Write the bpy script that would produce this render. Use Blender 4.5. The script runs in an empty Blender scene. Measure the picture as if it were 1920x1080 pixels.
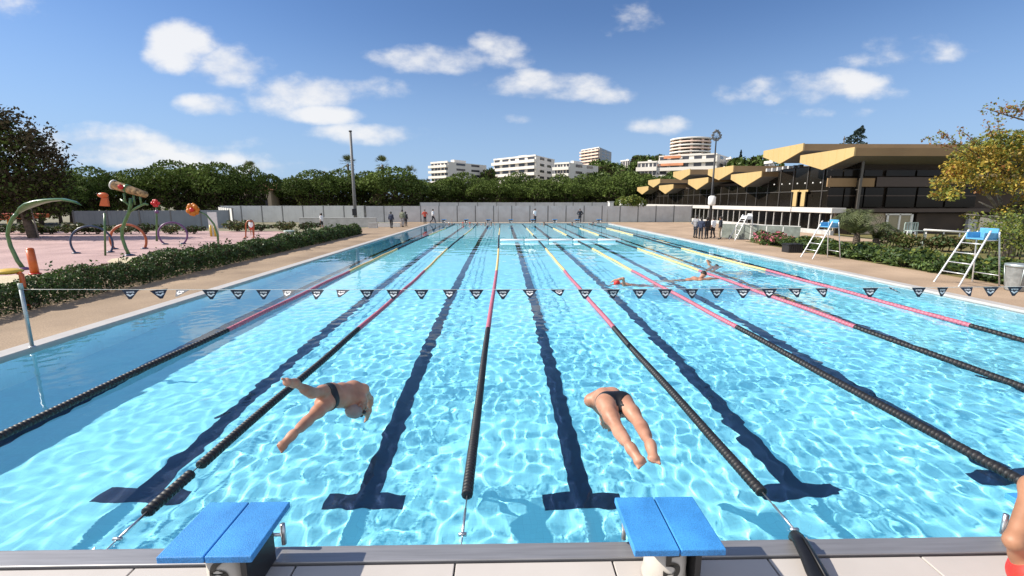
import bpy, math, random
import numpy as np
from mathutils import Vector, Matrix
R = math.radians
S = bpy.context.scene

# ---------------------------------------------------------------- camera, light, sky
CAM = Vector((0.338, -2.82, 2.512)); PITCH = R(10.54); YAW = R(1.136); FPX = 874.2
cam = bpy.data.objects.new('camera', bpy.data.cameras.new('camera')); S.collection.objects.link(cam); S.camera = cam
cam.location = CAM; cam.rotation_euler = (R(90) - PITCH, 0, -YAW)
cam.data.sensor_width = 36; cam.data.lens = FPX / 1920 * 36; cam.data.clip_end = 6000; cam.data.clip_start = 0.05
SUN_EL = R(37); SUN_AZ = R(-87)                                   # azimuth from +Y, negative = to the left
sun_dir = Vector((math.sin(SUN_AZ) * math.cos(SUN_EL), math.cos(SUN_AZ) * math.cos(SUN_EL), math.sin(SUN_EL)))
sun = bpy.data.objects.new('sun', bpy.data.lights.new('sun', 'SUN')); S.collection.objects.link(sun)
sun.data.energy = 5.0; sun.data.angle = R(.5); sun.data.color = (1, .93, .82)
sun.rotation_euler = sun_dir.to_track_quat('Z', 'Y').to_euler()
sun.data.cycles.is_caustics_light = True
S.view_settings.view_transform = 'Standard'; S.view_settings.look = 'None'; S.view_settings.exposure = 0.6; S.view_settings.gamma = 1
S.cycles.use_denoising = True
S.cycles.max_bounces = 8; S.cycles.diffuse_bounces = 4; S.cycles.glossy_bounces = 3; S.cycles.transmission_bounces = 6; S.cycles.transparent_max_bounces = 8; S.cycles.sample_clamp_indirect = 10

# unit forward / right / up of the camera, used only to read distances off the photograph
_F = Vector((math.sin(YAW) * math.cos(PITCH), math.cos(YAW) * math.cos(PITCH), -math.sin(PITCH)))
_Rt = Vector((math.cos(YAW), -math.sin(YAW), 0)); _U = _Rt.cross(_F)
def ray(px, py): return _F + _Rt * ((px - 960) / FPX) - _U * ((py - 540) / FPX)
def at(px, py, z=.05): d = ray(px, py); return CAM + d * ((z - CAM.z) / d.z)            # point on a level plane
def PD(px, py, D): d = ray(px, py); return CAM + d * (D / d.y)                           # point D metres ahead
def PX(px, py, x): d = ray(px, py); return CAM + d * ((x - CAM.x) / d.x)                 # point on a plane of constant x
def PZ(px, py, zc): return CAM + ray(px, py) * zc

# ---------------------------------------------------------------- sky with clouds
w = bpy.data.worlds.new('World'); S.world = w; w.use_nodes = True
nt = w.node_tree; N = nt.nodes; Lk = nt.links.new
def nd(t, **k):
    n = N.new(t)
    for a, b in k.items(): setattr(n, a, b)
    return n
def mth(op, a, b=None, c=None, clamp=False):
    n = nd('ShaderNodeMath', operation=op, use_clamp=clamp)
    for i, v in enumerate((a, b, c)):
        if v is None: continue
        if isinstance(v, (int, float)): n.inputs[i].default_value = v
        else: Lk(v, n.inputs[i])
    return n.outputs[0]
sky = nd('ShaderNodeTexSky', sky_type='NISHITA', sun_disc=False, sun_elevation=SUN_EL, sun_rotation=SUN_AZ, altitude=50, air_density=1.0, dust_density=.25, ozone_density=2.4)
tc = nd('ShaderNodeTexCoord'); sep = nd('ShaderNodeSeparateXYZ'); Lk(tc.outputs['Generated'], sep.inputs[0])
yy = mth('MAXIMUM', sep.outputs[1], .02)
u = mth('DIVIDE', sep.outputs[0], yy); v = mth('DIVIDE', sep.outputs[2], yy)
comb = nd('ShaderNodeCombineXYZ'); Lk(u, comb.inputs[0]); Lk(mth('MULTIPLY', v, 1.7), comb.inputs[1])
nz = nd('ShaderNodeTexNoise'); nz.inputs['Scale'].default_value = 6.5; nz.inputs['Detail'].default_value = 9; nz.inputs['Roughness'].default_value = .56
Lk(comb.outputs[0], nz.inputs['Vector'])
nz2 = nd('ShaderNodeTexNoise'); nz2.inputs['Scale'].default_value = 3.2; nz2.inputs['Detail'].default_value = 3; Lk(comb.outputs[0], nz2.inputs['Vector'])
def uv(px, py): d = ray(px, py); return d.x / d.y, d.z / d.y
CLOUDS = [(350, 80, 70, 42, 1), (335, 112, 62, 30, .95), (430, 128, 82, 46, 1), (590, 172, 150, 38, 1), (520, 190, 70, 30, .8), (398, 198, 66, 27, 1), (610, 212, 85, 20, .95), (725, 253, 130, 22, .8),
          (180, 275, 260, 40, 1.0), (330, 298, 170, 22, .9), (520, 318, 120, 20, .5), (840, 110, 150, 30, .95), (930, 92, 65, 30, .8), (1030, 160, 130, 30, .9), (1150, 178, 60, 18, .5), (990, 222, 40, 11, .5), (1540, 166, 150, 36, .95),
          (1370, 178, 40, 18, .45), (1728, 90, 95, 40, .85), (1640, 112, 60, 14, .45), (1250, 232, 90, 14, .4), (1560, 208, 100, 12, .3), (20, 15, 60, 24, .3), (1215, 36, 80, 24, .18)]
mask = None; shade = None
for (px, py, rx, ry, op) in CLOUDS:
    u0, v0 = uv(px, py); u1, _ = uv(px + rx, py); _, v1 = uv(px, py - ry); _, v2 = uv(px, py + ry * .8)
    du = mth('DIVIDE', mth('SUBTRACT', u, u0), u1 - u0); dv = mth('DIVIDE', mth('SUBTRACT', v, v0), v1 - v0)
    d2 = mth('ADD', mth('MULTIPLY', du, du), mth('MULTIPLY', dv, dv))
    m = mth('MULTIPLY', mth('SUBTRACT', 1.15, d2), op)
    mask = m if mask is None else mth('MAXIMUM', mask, m)
mask = mth('MAXIMUM', mask, -1.2)
dens = mth('ADD', mask, mth('MULTIPLY', mth('SUBTRACT', nz.outputs[0], .52), 4.4))
dens = mth('ADD', dens, mth('MULTIPLY', mth('SUBTRACT', nz2.outputs[0], .5), .9))
mr = nd('ShaderNodeMapRange', interpolation_type='SMOOTHSTEP'); mr.inputs['From Min'].default_value = -.05; mr.inputs['From Max'].default_value = 1.25
Lk(dens, mr.inputs['Value'])
cover = mth('MULTIPLY', mr.outputs[0], .86)
front = mth('GREATER_THAN', sep.outputs[1], .05); cover = mth('MULTIPLY', cover, front)
# the pale band of thick air along the horizon
hz = nd('ShaderNodeMapRange', interpolation_type='SMOOTHSTEP'); hz.inputs['From Min'].default_value = -.02; hz.inputs['From Max'].default_value = .36
hz.inputs['To Min'].default_value = 1; hz.inputs['To Max'].default_value = 0
Lk(sep.outputs[2], hz.inputs['Value'])
mixh = nd('ShaderNodeMix', data_type='RGBA'); Lk(mth('MULTIPLY', hz.outputs[0], .8), mixh.inputs['Factor'])
tint = nd('ShaderNodeMix', data_type='RGBA', blend_type='MULTIPLY'); tint.inputs['Factor'].default_value = 1
Lk(sky.outputs[0], tint.inputs[6]); tint.inputs[7].default_value = (.82, 1.0, 1.28, 1)
Lk(tint.outputs[2], mixh.inputs[6]); mixh.inputs[7].default_value = (3.9, 5.6, 8.3, 1)
cw = nd('ShaderNodeMix', data_type='RGBA'); Lk(mth('MULTIPLY', mth('SUBTRACT', mth('ADD', mth('MULTIPLY', nz.outputs[0], 1.6), mth('MULTIPLY', nz2.outputs[0], .6)), .72), 1.9, clamp=True), cw.inputs['Factor'])
cw.inputs[6].default_value = (6.8, 7.3, 8.4, 1); cw.inputs[7].default_value = (9.8, 9.7, 9.6, 1)
mixc = nd('ShaderNodeMix', data_type='RGBA'); Lk(cover, mixc.inputs['Factor']); Lk(mixh.outputs[2], mixc.inputs[6]); Lk(cw.outputs[2], mixc.inputs[7])
bk = nd('ShaderNodeMapRange', interpolation_type='SMOOTHSTEP'); bk.inputs['From Min'].default_value = -.02; bk.inputs['From Max'].default_value = -.45; Lk(sep.outputs[1], bk.inputs['Value'])   # added bright cloud, unseen behind the camera, to lift the ambient fill
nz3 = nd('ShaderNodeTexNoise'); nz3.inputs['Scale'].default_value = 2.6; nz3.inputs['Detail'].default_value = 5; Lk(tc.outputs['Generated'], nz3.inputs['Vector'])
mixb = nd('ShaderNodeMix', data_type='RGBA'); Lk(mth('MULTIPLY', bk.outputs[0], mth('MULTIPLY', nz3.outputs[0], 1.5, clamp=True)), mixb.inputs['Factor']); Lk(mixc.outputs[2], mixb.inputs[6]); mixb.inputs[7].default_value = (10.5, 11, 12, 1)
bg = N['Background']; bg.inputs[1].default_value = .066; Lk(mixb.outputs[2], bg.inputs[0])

# ---------------------------------------------------------------- materials
def mat(name, c, rough=.6, metal=0, var=.12, scale=8, bump=0, spec=.5, c2=None, detail=4, stretch=(1, 1, 1), trans=0, coord='Object'):
    m = bpy.data.materials.new(name); m.use_nodes = True; t = m.node_tree; b = t.nodes['Principled BSDF']
    b.inputs['Roughness'].default_value = rough; b.inputs['Metallic'].default_value = metal; b.inputs['Specular IOR Level'].default_value = spec
    tcn = t.nodes.new('ShaderNodeTexCoord'); mp = t.nodes.new('ShaderNodeMapping'); mp.inputs['Scale'].default_value = stretch
    t.links.new(tcn.outputs[coord], mp.inputs[0])
    n = t.nodes.new('ShaderNodeTexNoise'); n.inputs['Scale'].default_value = scale; n.inputs['Detail'].default_value = detail; t.links.new(mp.outputs[0], n.inputs['Vector'])
    mx = t.nodes.new('ShaderNodeMix'); mx.data_type = 'RGBA'
    lo = [max(0, x * (1 - var)) for x in c]; hi = [min(1, x * (1 + var)) for x in (c2 or c)]
    mx.inputs[6].default_value = (*lo, 1); mx.inputs[7].default_value = (*hi, 1)
    rp = t.nodes.new('ShaderNodeMapRange'); rp.inputs['From Min'].default_value = .3; rp.inputs['From Max'].default_value = .7
    t.links.new(n.outputs[0], rp.inputs['Value']); t.links.new(rp.outputs[0], mx.inputs['Factor']); t.links.new(mx.outputs[2], b.inputs['Base Color'])
    if bump:
        bp = t.nodes.new('ShaderNodeBump'); bp.inputs['Strength'].default_value = bump; bp.inputs['Distance'].default_value = .02
        t.links.new(n.outputs[0], bp.inputs['Height']); t.links.new(bp.outputs[0], b.inputs['Normal'])
    if trans:
        tr = t.nodes.new('ShaderNodeBsdfTranslucent'); t.links.new(mx.outputs[2], tr.inputs[0]); ms = t.nodes.new('ShaderNodeMixShader'); ms.inputs[0].default_value = trans
        t.links.new(b.outputs[0], ms.inputs[1]); t.links.new(tr.outputs[0], ms.inputs[2]); t.links.new(ms.outputs[0], t.nodes['Material Output'].inputs[0])
    return m
M = {}
def mm(k, *a, **kw): M[k] = mat(k, *a, **kw); return M[k]
mm('black_plastic', (.010, .010, .012), .55, var=.3); mm('pink_plastic', (.40, .12, .17), .5); mm('yellow_plastic', (.62, .47, .20), .5)
mm('steel', (.55, .56, .58), .32, .9, .1, 3, stretch=(1, 30, 30)); mm('brushed_edge', (.36, .35, .35), .45, .6, .12, 6, stretch=(.4, 8, 8))
mm('alu', (.66, .66, .66), .35, .6); mm('galv', (.42, .47, .47), .45, .7)
mm('white', (.70, .69, .66), .5, var=.05); mm('white_plastic', (.8, .8, .8), .4, var=.04); mm('grey_white', (.52, .52, .50), .6)
mm('block_blue', (.04, .24, .58), .5, var=.1, scale=5); mm('block_edge', (.03, .16, .5), .5)
mm('pedestal', (.48, .44, .39), .45, var=.1, scale=6); mm('number_black', (.02, .018, .015), .5); mm('dark', (.015, .015, .017), .5); mm('rubber', (.008, .008, .009), .38, bump=.08, scale=30)
mm('navy', (.012, .022, .045), .5, var=.2, trans=.15); mm('logo_white', (.78, .78, .78), .5, var=.03); mm('cord', (.65, .65, .62), .7)
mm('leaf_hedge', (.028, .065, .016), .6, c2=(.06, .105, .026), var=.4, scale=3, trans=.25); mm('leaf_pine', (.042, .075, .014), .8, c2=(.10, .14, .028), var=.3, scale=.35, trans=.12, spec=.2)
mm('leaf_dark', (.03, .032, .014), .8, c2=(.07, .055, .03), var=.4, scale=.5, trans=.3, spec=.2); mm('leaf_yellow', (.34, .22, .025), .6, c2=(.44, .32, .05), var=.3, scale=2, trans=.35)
mm('leaf_orange', (.27, .11, .02), .6, var=.3, scale=2, trans=.35); mm('leaf_olive', (.12, .16, .022), .6, c2=(.24, .25, .045), var=.3, scale=2, trans=.35)
mm('leaf_bush', (.05, .10, .02), .5, c2=(.12, .17, .04), var=.35, scale=2.5, trans=.3); mm('leaf_brown', (.12, .075, .03), .7, c2=(.10, .10, .03), var=.3, scale=1.5, trans=.2)
mm('leaf_palm', (.05, .075, .025), .5, c2=(.13, .15, .06), var=.3, scale=2, trans=.2); mm('leaf_cypress', (.012, .03, .022), .7, var=.4, scale=1, trans=.1)
mm('flower_pink', (.45, .12, .16), .6); mm('bark', (.10, .075, .055), .85, var=.35, scale=6, bump=.4); mm('bark_pale', (.22, .19, .16), .85, var=.3, scale=6, bump=.3)
mm('fence_grey', (.50, .50, .51), .55, .1, .10, 1.2); mm('fence_pale', (.62, .62, .60), .55, 0, .06, 1.2); mm('fence_shade_tint', (.20, .23, .26), .6, 0, .1, 1); mm('post_grey', (.16, .16, .16), .6)  # tree shade on the left hoarding is put into its darker colour
mm('green_paint', (.05, .13, .04), .28, c2=(.09, .17, .06), var=.2, scale=3); mm('orange_paint', (.50, .10, .02), .35); mm('red_paint', (.50, .02, .02), .35); mm('yellow_paint', (.62, .40, .05), .4); mm('purple_paint', (.14, .06, .16), .35)
mm('blue_paint', (.02, .04, .09), .35); mm('rust_paint', (.36, .09, .03), .4); mm('petal', (.66, .22, .02), .45, trans=.3); mm('bucket_wood', (.16, .09, .04), .7, c2=(.42, .27, .13), var=.4, scale=9)
mm('concrete', (.45, .44, .42), .8, var=.15, scale=2); mm('apt_white', (.66, .62, .56), .7, var=.05, scale=.1); mm('apt_pink', (.70, .52, .42), .7, var=.08, scale=.1); mm('apt_grey', (.40, .39, .38), .7, var=.1, scale=.1); mm('apt_win', (.05, .05, .06), .15, var=.2, scale=.3)
mm('apt_awning', (.62, .25, .12), .7, var=.15, scale=.2); mm('roof_red', (.35, .14, .08), .8, var=.2); mm('house_beige', (.45, .37, .28), .8, var=.1)
mm('prow_yellow', (.46, .325, .14), .55, var=.06, scale=.6, stretch=(1, 1, .2)); mm('prow_brown', (.27, .17, .08), .7, var=.15, scale=.5); mm('soffit', (.15, .14, .13), .8, var=.1); mm('dark_glass', (.012, .010, .008), .12, var=.3, scale=.3, spec=.18); mm('brown_frame', (.05, .03, .02), .4)
mm('mullion', (.10, .09, .08), .4, .4); mm('canopy_white', (.52, .50, .47), .5, var=.05); mm('interior', (.045, .03, .02), .8, var=.3, scale=.6); mm('curtain', (.28, .25, .17), .8); mm('wall_cream', (.66, .58, .44), .8, var=.08)
mm('seat_blue', (.10, .33, .56), .4); mm('skin', (.33, .155, .095), .5, spec=.4, c2=(.45, .235, .155), var=.10, scale=6); mm('skin_tan', (.29, .135, .072), .55, c2=(.36, .175, .10), var=.1, scale=7, bump=.05); mm('hair_dark', (.02, .014, .01), .6)
mm('cap_grey', (.24, .19, .175), .5); mm('swim_black', (.008, .008, .010), .5); mm('swim_red', (.62, .03, .02), .6); mm('swim_pale', (.55, .62, .78), .6); mm('cloth_dark', (.018, .02, .028), .8); mm('cloth_navy', (.025, .035, .07), .8); mm('cloth_white', (.78, .78, .80), .8); mm('cloth_grey', (.22, .21, .22), .8); mm('cloth_red', (.55, .08, .05), .8); mm('cloth_khaki', (.26, .21, .15), .8); mm('cloth_olive', (.16, .17, .12), .8); mm('shoe', (.02, .018, .016), .6)
mm('bag', (.42, .44, .44), .25, var=.2, scale=10, bump=.6, trans=.4); mm('bin_green', (.35, .42, .38), .4)

# ---------------------------------------------------------------- helpers
def link(o): S.collection.objects.link(o); return o
def tag(o, label=None, cat=None, group=None, kind=None):
    for k, v_ in (('label', label), ('category', cat), ('group', group), ('kind', kind)):
        if v_: o[k] = v_
    return o
def thing(name, label, cat, loc=(0, 0, 0), rz=0, group=None, sc=1):
    o = link(bpy.data.objects.new(name, None)); o.empty_display_size = .1; o.location = loc; o.rotation_euler = (0, 0, rz); o.scale = (sc,) * 3
    return tag(o, label, cat, group)
def copy_tree(o, parent=None):
    c = o.copy(); link(c)
    if parent: c.parent = parent
    for ch in list(o.children): copy_tree(ch, c)
    return c
class MB:
    """collects shapes for one mesh"""
    def __init__(s, o=(0, 0, 0)): s.v = []; s.f = []; s.m = []; s.o = Vector(o); s.sm = []
    def add(s, vs, fs, m=0, smooth=False):
        b = len(s.v); s.v += [tuple(Vector(p) - s.o) for p in vs]; s.f += [tuple(b + i for i in f) for f in fs]; s.m += [m] * len(fs); s.sm += [smooth] * len(fs); return s
    def box(s, c, d, rz=0, m=0, rot=None):
        c = Vector(c); q = rot or Matrix.Rotation(rz, 3, 'Z'); h = [x / 2 for x in d]
        vs = [c + q @ Vector((h[0] * i, h[1] * j, h[2] * k)) for i in (-1, 1) for j in (-1, 1) for k in (-1, 1)]
        return s.add(vs, [(0, 1, 3, 2), (4, 6, 7, 5), (0, 4, 5, 1), (2, 3, 7, 6), (0, 2, 6, 4), (1, 5, 7, 3)], m)
    def bb(s, x0, x1, y0, y1, z0, z1, m=0): return s.box(((x0 + x1) / 2, (y0 + y1) / 2, (z0 + z1) / 2), (x1 - x0, y1 - y0, z1 - z0), m=m)
    def tube(s, pts, r, n=8, m=0, cap=True, flat=None):
        pts = [Vector(p) for p in pts]; rs = r if isinstance(r, (list, tuple)) else [r] * len(pts)
        vs = []; fs = []; up = None
        for i, p in enumerate(pts):
            t = (pts[min(i + 1, len(pts) - 1)] - pts[max(i - 1, 0)])
            t = t.normalized() if t.length > 1e-9 else Vector((0, 0, 1))
            if up is None: up = Vector((0, 0, 1)) if abs(t.z) < .9 else Vector((0, 1, 0))
            a = t.cross(up).normalized(); b = a.cross(t); up = b
            fx, fy = flat[i] if flat else (1, 1)
            for k in range(n): an = 6.28318 * k / n; vs.append(p + (a * (math.cos(an) * fx) + b * (math.sin(an) * fy)) * rs[i])
        for i in range(len(pts) - 1):
            for k in range(n): j = i * n; fs.append((j + k, j + (k + 1) % n, j + n + (k + 1) % n, j + n + k))
        if cap: fs += [tuple(range(n))[::-1], tuple(range((len(pts) - 1) * n, len(pts) * n))]
        return s.add(vs, fs, m, True)
    def lathe(s, prof, c=(0, 0, 0), n=20, m=0):
        c = Vector(c); return s.tube([c + Vector((0, 0, z)) for _, z in prof], [r for r, _ in prof], n, m)
    def ball(s, c, r, n=10, m=0):
        c = Vector(c); r = Vector(r) if not isinstance(r, (int, float)) else Vector((r, r, r)); vs = []; fs = []
        for i in range(n // 2 + 1):
            th = math.pi * i / (n // 2)
            for k in range(n): ph = 6.28318 * k / n; vs.append(c + Vector((r.x * math.sin(th) * math.cos(ph), r.y * math.sin(th) * math.sin(ph), r.z * math.cos(th))))
        for i in range(n // 2):
            for k in range(n): fs.append((i * n + k, i * n + n + k, i * n + n + (k + 1) % n, i * n + (k + 1) % n))
        return s.add(vs, fs, m, True)
    def prism(s, poly, vec, m=0):
        """polygon (3-D points) swept along vec"""
        p = [Vector(q) for q in poly]; n = len(p); vec = Vector(vec); vs = p + [q + vec for q in p]
        fs = [tuple(range(n))[::-1], tuple(range(n, 2 * n))] + [(i, (i + 1) % n, n + (i + 1) % n, n + i) for i in range(n)]
        return s.add(vs, fs, m)
    def leaf(s, c, r, rng, m=0, size=None):
        a = Vector((rng.gauss(0, 1), rng.gauss(0, 1), rng.gauss(0, 1))).normalized(); b = a.orthogonal().normalized()
        b = (Matrix.Rotation(rng.uniform(0, 6.28), 3, a) @ b) * r; d = a.cross(b); c = Vector(c); j = rng.uniform(.5, .8)
        return s.add([c - b, c - d * j, c + b * rng.uniform(.8, 1.2), c + d * j], [(0, 1, 2, 3)], m)
    def build(s, name, mats, parent=None, bevel=0, smooth=None):
        me = bpy.data.meshes.new(name); me.from_pydata(s.v, [], s.f)
        if not isinstance(mats, (list, tuple)): mats = [mats]
        for x in mats: me.materials.append(M[x] if isinstance(x, str) else x)
        me.polygons.foreach_set('material_index', s.m)
        me.polygons.foreach_set('use_smooth', s.sm if smooth is None else [smooth] * len(s.f))
        o = link(bpy.data.objects.new(name, me))
        if parent: o.parent = parent
        if bevel:
            b = o.modifiers.new('bevel', 'BEVEL'); b.width = bevel; b.segments = 2; b.limit_method = 'ANGLE'
        me.update(); return o
def npmesh(name, v, f, mats, parent=None, smooth=True, mi=None):
    me = bpy.data.meshes.new(name); me.vertices.add(len(v)); me.vertices.foreach_set('co', np.asarray(v, np.float32).ravel())
    f = np.asarray(f, np.int32); me.loops.add(f.size); me.loops.foreach_set('vertex_index', f.ravel()); me.polygons.add(len(f))
    me.polygons.foreach_set('loop_start', np.arange(0, f.size, f.shape[1], dtype=np.int32)); me.polygons.foreach_set('loop_total', np.full(len(f), f.shape[1], np.int32))
    for x in (mats if isinstance(mats, list) else [mats]): me.materials.append(M[x] if isinstance(x, str) else x)
    if mi is not None: me.polygons.foreach_set('material_index', np.asarray(mi, np.int32))
    me.polygons.foreach_set('use_smooth', np.full(len(f), smooth)); me.update(calc_edges=True); me.validate()
    o = link(bpy.data.objects.new(name, me))
    if parent: o.parent = parent
    return o
def leaf_cloud(centres, size, rng, squash=1.0):
    """many small leaf-shaped quads as arrays; centres Nx3, size N"""
    n = len(centres); a = rng.normal(size=(n, 3)); a /= np.linalg.norm(a, axis=1)[:, None]
    b = rng.normal(size=(n, 3)); b -= (b * a).sum(1)[:, None] * a; b /= np.linalg.norm(b, axis=1)[:, None]; d = np.cross(a, b)
    s_ = np.asarray(size)[:, None]; j = rng.uniform(.4, .7, (n, 1)); b = b * s_; d = d * s_ * j
    v_ = np.stack([centres - b, centres - d, centres + b, centres + d], 1).reshape(-1, 3)
    return v_, np.arange(4 * n).reshape(n, 4)
def text_geo(txt, size):
    cu = bpy.data.curves.new('t', 'FONT'); cu.body = txt; cu.size = size; cu.align_x = 'CENTER'; cu.align_y = 'CENTER'; cu.offset = size * .02
    o = link(bpy.data.objects.new('t', cu)); dg = bpy.context.evaluated_depsgraph_get(); me = bpy.data.meshes.new_from_object(o.evaluated_get(dg))
    vs = [tuple(x.co) for x in me.vertices]; fs = [tuple(p.vertices) for p in me.polygons]
    bpy.data.objects.remove(o); bpy.data.curves.remove(cu); bpy.data.meshes.remove(me); return vs, fs
def struct(o): return tag(o, kind='structure')
# ---------------------------------------------------------------- setting: pool, decks, ground
XL, XR, Y1, DEPTH = -7.72, 12.25, 50.0, -1.65
ZD, ZE = .05, .20                                                   # side decks, raised near end
def basin_mat(name, c, sc):
    m = mat(name, c, .35, var=.05, scale=1.5); t = m.node_tree; b = t.nodes['Principled BSDF']
    src = b.inputs['Base Color'].links[0].from_socket
    br = t.nodes.new('ShaderNodeTexBrick'); br.offset = 0; br.inputs['Scale'].default_value = sc; br.inputs['Mortar Size'].default_value = .012; br.inputs['Brick Width'].default_value = .5; br.inputs['Row Height'].default_value = .5
    tcn = t.nodes.new('ShaderNodeTexCoord'); t.links.new(tcn.outputs['Object'], br.inputs['Vector']); br.inputs['Color1'].default_value = (1, 1, 1, 1); br.inputs['Color2'].default_value = (.96, .96, .96, 1); br.inputs['Mortar'].default_value = (.86, .88, .9, 1)
    mx = t.nodes.new('ShaderNodeMix'); mx.data_type = 'RGBA'; mx.blend_type = 'MULTIPLY'; mx.inputs['Factor'].default_value = 1
    t.links.new(src, mx.inputs[6]); t.links.new(br.outputs[0], mx.inputs[7]); t.links.new(mx.outputs[2], b.inputs['Base Color']); return m
M['pool_tile'] = basin_mat('pool_tile', (.34, .83, 1.0), 8); M['lane_tile'] = mat('lane_tile', (.008, .02, .06), .4, var=.15)
UNDER = []
pf = struct(MB().add([(XL, 0, DEPTH), (XR, 0, DEPTH), (XR, Y1, DEPTH), (XL, Y1, DEPTH)], [(0, 1, 2, 3)]).build('pool_floor', 'pool_tile')); UNDER.append(pf)
pw = MB(); pw.add([(XL, 0, DEPTH), (XL, Y1, DEPTH), (XL, Y1, ZD - .03), (XL, 0, ZD - .03)], [(0, 1, 2, 3)])
pw.add([(XR, 0, DEPTH), (XR, Y1, DEPTH), (XR, Y1, ZD - .03), (XR, 0, ZD - .03)], [(0, 3, 2, 1)]); pw.add([(XL, Y1, DEPTH), (XR, Y1, DEPTH), (XR, Y1, .12), (XL, Y1, .12)], [(0, 1, 2, 3)])
pw.add([(XL, 0, DEPTH), (XR, 0, DEPTH), (XR, 0, ZE - .05), (XL, 0, ZE - .05)], [(0, 3, 2, 1)])
M['basin_tile'] = basin_mat('basin_tile', (.55, .88, .99), 8)
UNDER.append(struct(pw.build('pool_basin', 'basin_tile')))
for k in range(8):
    c = -6.25 + 2.5 * k; z = DEPTH + .004; g = MB()
    g.add([(c - .125, 2.15, z), (c + .125, 2.15, z), (c + .125, 48, z), (c - .125, 48, z)], [(0, 1, 2, 3)])
    for a, b in ((1.9, 2.15), (48, 48.25)): g.add([(c - .45, a, z), (c + .45, a, z), (c + .45, b, z), (c - .45, b, z)], [(0, 1, 2, 3)])
    UNDER.append(struct(g.build('lane_marking', 'lane_tile')))
# water: one rippled sheet, finer near the camera
rng = np.random.default_rng(5)
xs = np.arange(XL, XR + .03, .04); ys = [0.]
while ys[-1] < Y1: ys.append(ys[-1] + max(.036, .0048 * (ys[-1] + 2)))
ys[-1] = Y1; ys = np.array(ys); xs[-1] = XR; GX, GY = np.meshgrid(xs, ys); GZ = np.zeros_like(GX); dy = np.gradient(ys)[:, None]
calm = np.clip((GX + 5.4) / 1.2, .45, 1)
for i in range(110):
    lam = math.exp(rng.uniform(math.log(.11), math.log(.40))) if i < 96 else rng.uniform(.7, 1.6); k = 6.28318 / lam; a = rng.uniform(0, 6.28)
    GZ += (.033 if i < 96 else .022) / math.sqrt(50) / k * np.sin(k * (GX * math.cos(a) + GY * math.sin(a)) + rng.uniform(0, 6.28)) * np.clip((lam - 3.2 * dy) / (1.5 * dy), 0, 1)
GZ *= calm
for (rx, ry, ra, rr) in ((3.3, .7, .0035, .55), (1.9, .5, .003, .4), (4.3, 11.3, .009, 1.1), (6.8, 12.0, .009, 1.1), (8.6, 15, .009, 1.1)):      # rings round swimmers and drips
    d = np.hypot(GX - rx, GY - ry); GZ += ra * np.sin(d * 22) * np.exp(-(d / rr) ** 2)
nx, ny = len(xs), len(ys); idx = np.arange(nx * ny).reshape(ny, nx)
wm = bpy.data.materials.new('pool_water'); wm.use_nodes = True; t = wm.node_tree; t.nodes.clear()
g = t.nodes.new('ShaderNodeBsdfGlass'); g.inputs['IOR'].default_value = 1.33; g.inputs['Roughness'].default_value = 0; g.inputs['Color'].default_value = (.97, 1, 1, 1); o = t.nodes.new('ShaderNodeOutputMaterial'); t.links.new(g.outputs[0], o.inputs[0])
water = struct(npmesh('water', np.stack([GX, GY, GZ], -1).reshape(-1, 3), np.stack([idx[:-1, :-1], idx[:-1, 1:], idx[1:, 1:], idx[1:, :-1]], -1).reshape(-1, 4), wm))
water.cycles.is_caustics_caster = True
# decks
def paving(name, c, c2, grain, patch, rough=.85):
    m = mat(name, c, rough, c2=c2, var=.12, scale=patch, detail=6, bump=0); t = m.node_tree; b = t.nodes['Principled BSDF']; src = b.inputs['Base Color'].links[0].from_socket
    tcn = t.nodes.new('ShaderNodeTexCoord'); n = t.nodes.new('ShaderNodeTexNoise'); n.inputs['Scale'].default_value = grain; n.inputs['Detail'].default_value = 2; t.links.new(tcn.outputs['Object'], n.inputs['Vector'])
    rp = t.nodes.new('ShaderNodeMapRange'); rp.inputs['From Min'].default_value = .3; rp.inputs['From Max'].default_value = .7; rp.inputs['To Min'].default_value = .72; rp.inputs['To Max'].default_value = 1.25; t.links.new(n.outputs[0], rp.inputs['Value'])
    mx = t.nodes.new('ShaderNodeMix'); mx.data_type = 'RGBA'; mx.blend_type = 'MULTIPLY'; mx.inputs['Factor'].default_value = 1; t.links.new(src, mx.inputs[6]); t.links.new(rp.outputs[0], mx.inputs[7]); t.links.new(mx.outputs[2], b.inputs['Base Color'])
    bp = t.nodes.new('ShaderNodeBump'); bp.inputs['Strength'].default_value = .35; bp.inputs['Distance'].default_value = .01; t.links.new(n.outputs[0], bp.inputs['Height']); t.links.new(bp.outputs[0], b.inputs['Normal']); return m
M['deck_tan'] = paving('deck_tan', (.235, .165, .105), (.32, .232, .152), 38, .55); M['deck_pink'] = paving('deck_pink', (.335, .235, .155), (.41, .295, .20), 38, .5)
M['border_tile'] = mat('border_tile', (.45, .425, .40), .5, var=.06, scale=3); M['ground_dry'] = paving('ground_dry', (.16, .15, .09), (.20, .18, .11), 4, .08)
M['splash_pink'] = paving('splash_pink', (.36, .23, .22), (.43, .29, .27), 30, .5); M['splash_cream'] = paving('splash_cream', (.50, .42, .27), (.52, .44, .31), 30, .5)
M['block_blue'] = paving('block_blue', (.035, .22, .55), (.05, .27, .62), 160, 4, .6)
M['lawn'] = paving('lawn', (.10, .12, .03), (.19, .145, .05), 16, .5); M['soil'] = paving('soil', (.07, .05, .035), (.09, .065, .045), 20, 1)
BW = .34
struct(MB().bb(-12.6, XL - BW, 1e-3, 62, -.25, ZD).build('pool_deck', 'deck_tan'))
struct(MB().bb(XR + BW, 15.35, 1e-3, 26, -.25, ZD).bb(XR + BW, 24.5, 26, 53, -.25, ZD - .002).build('pool_deck', 'deck_pink'))
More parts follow.
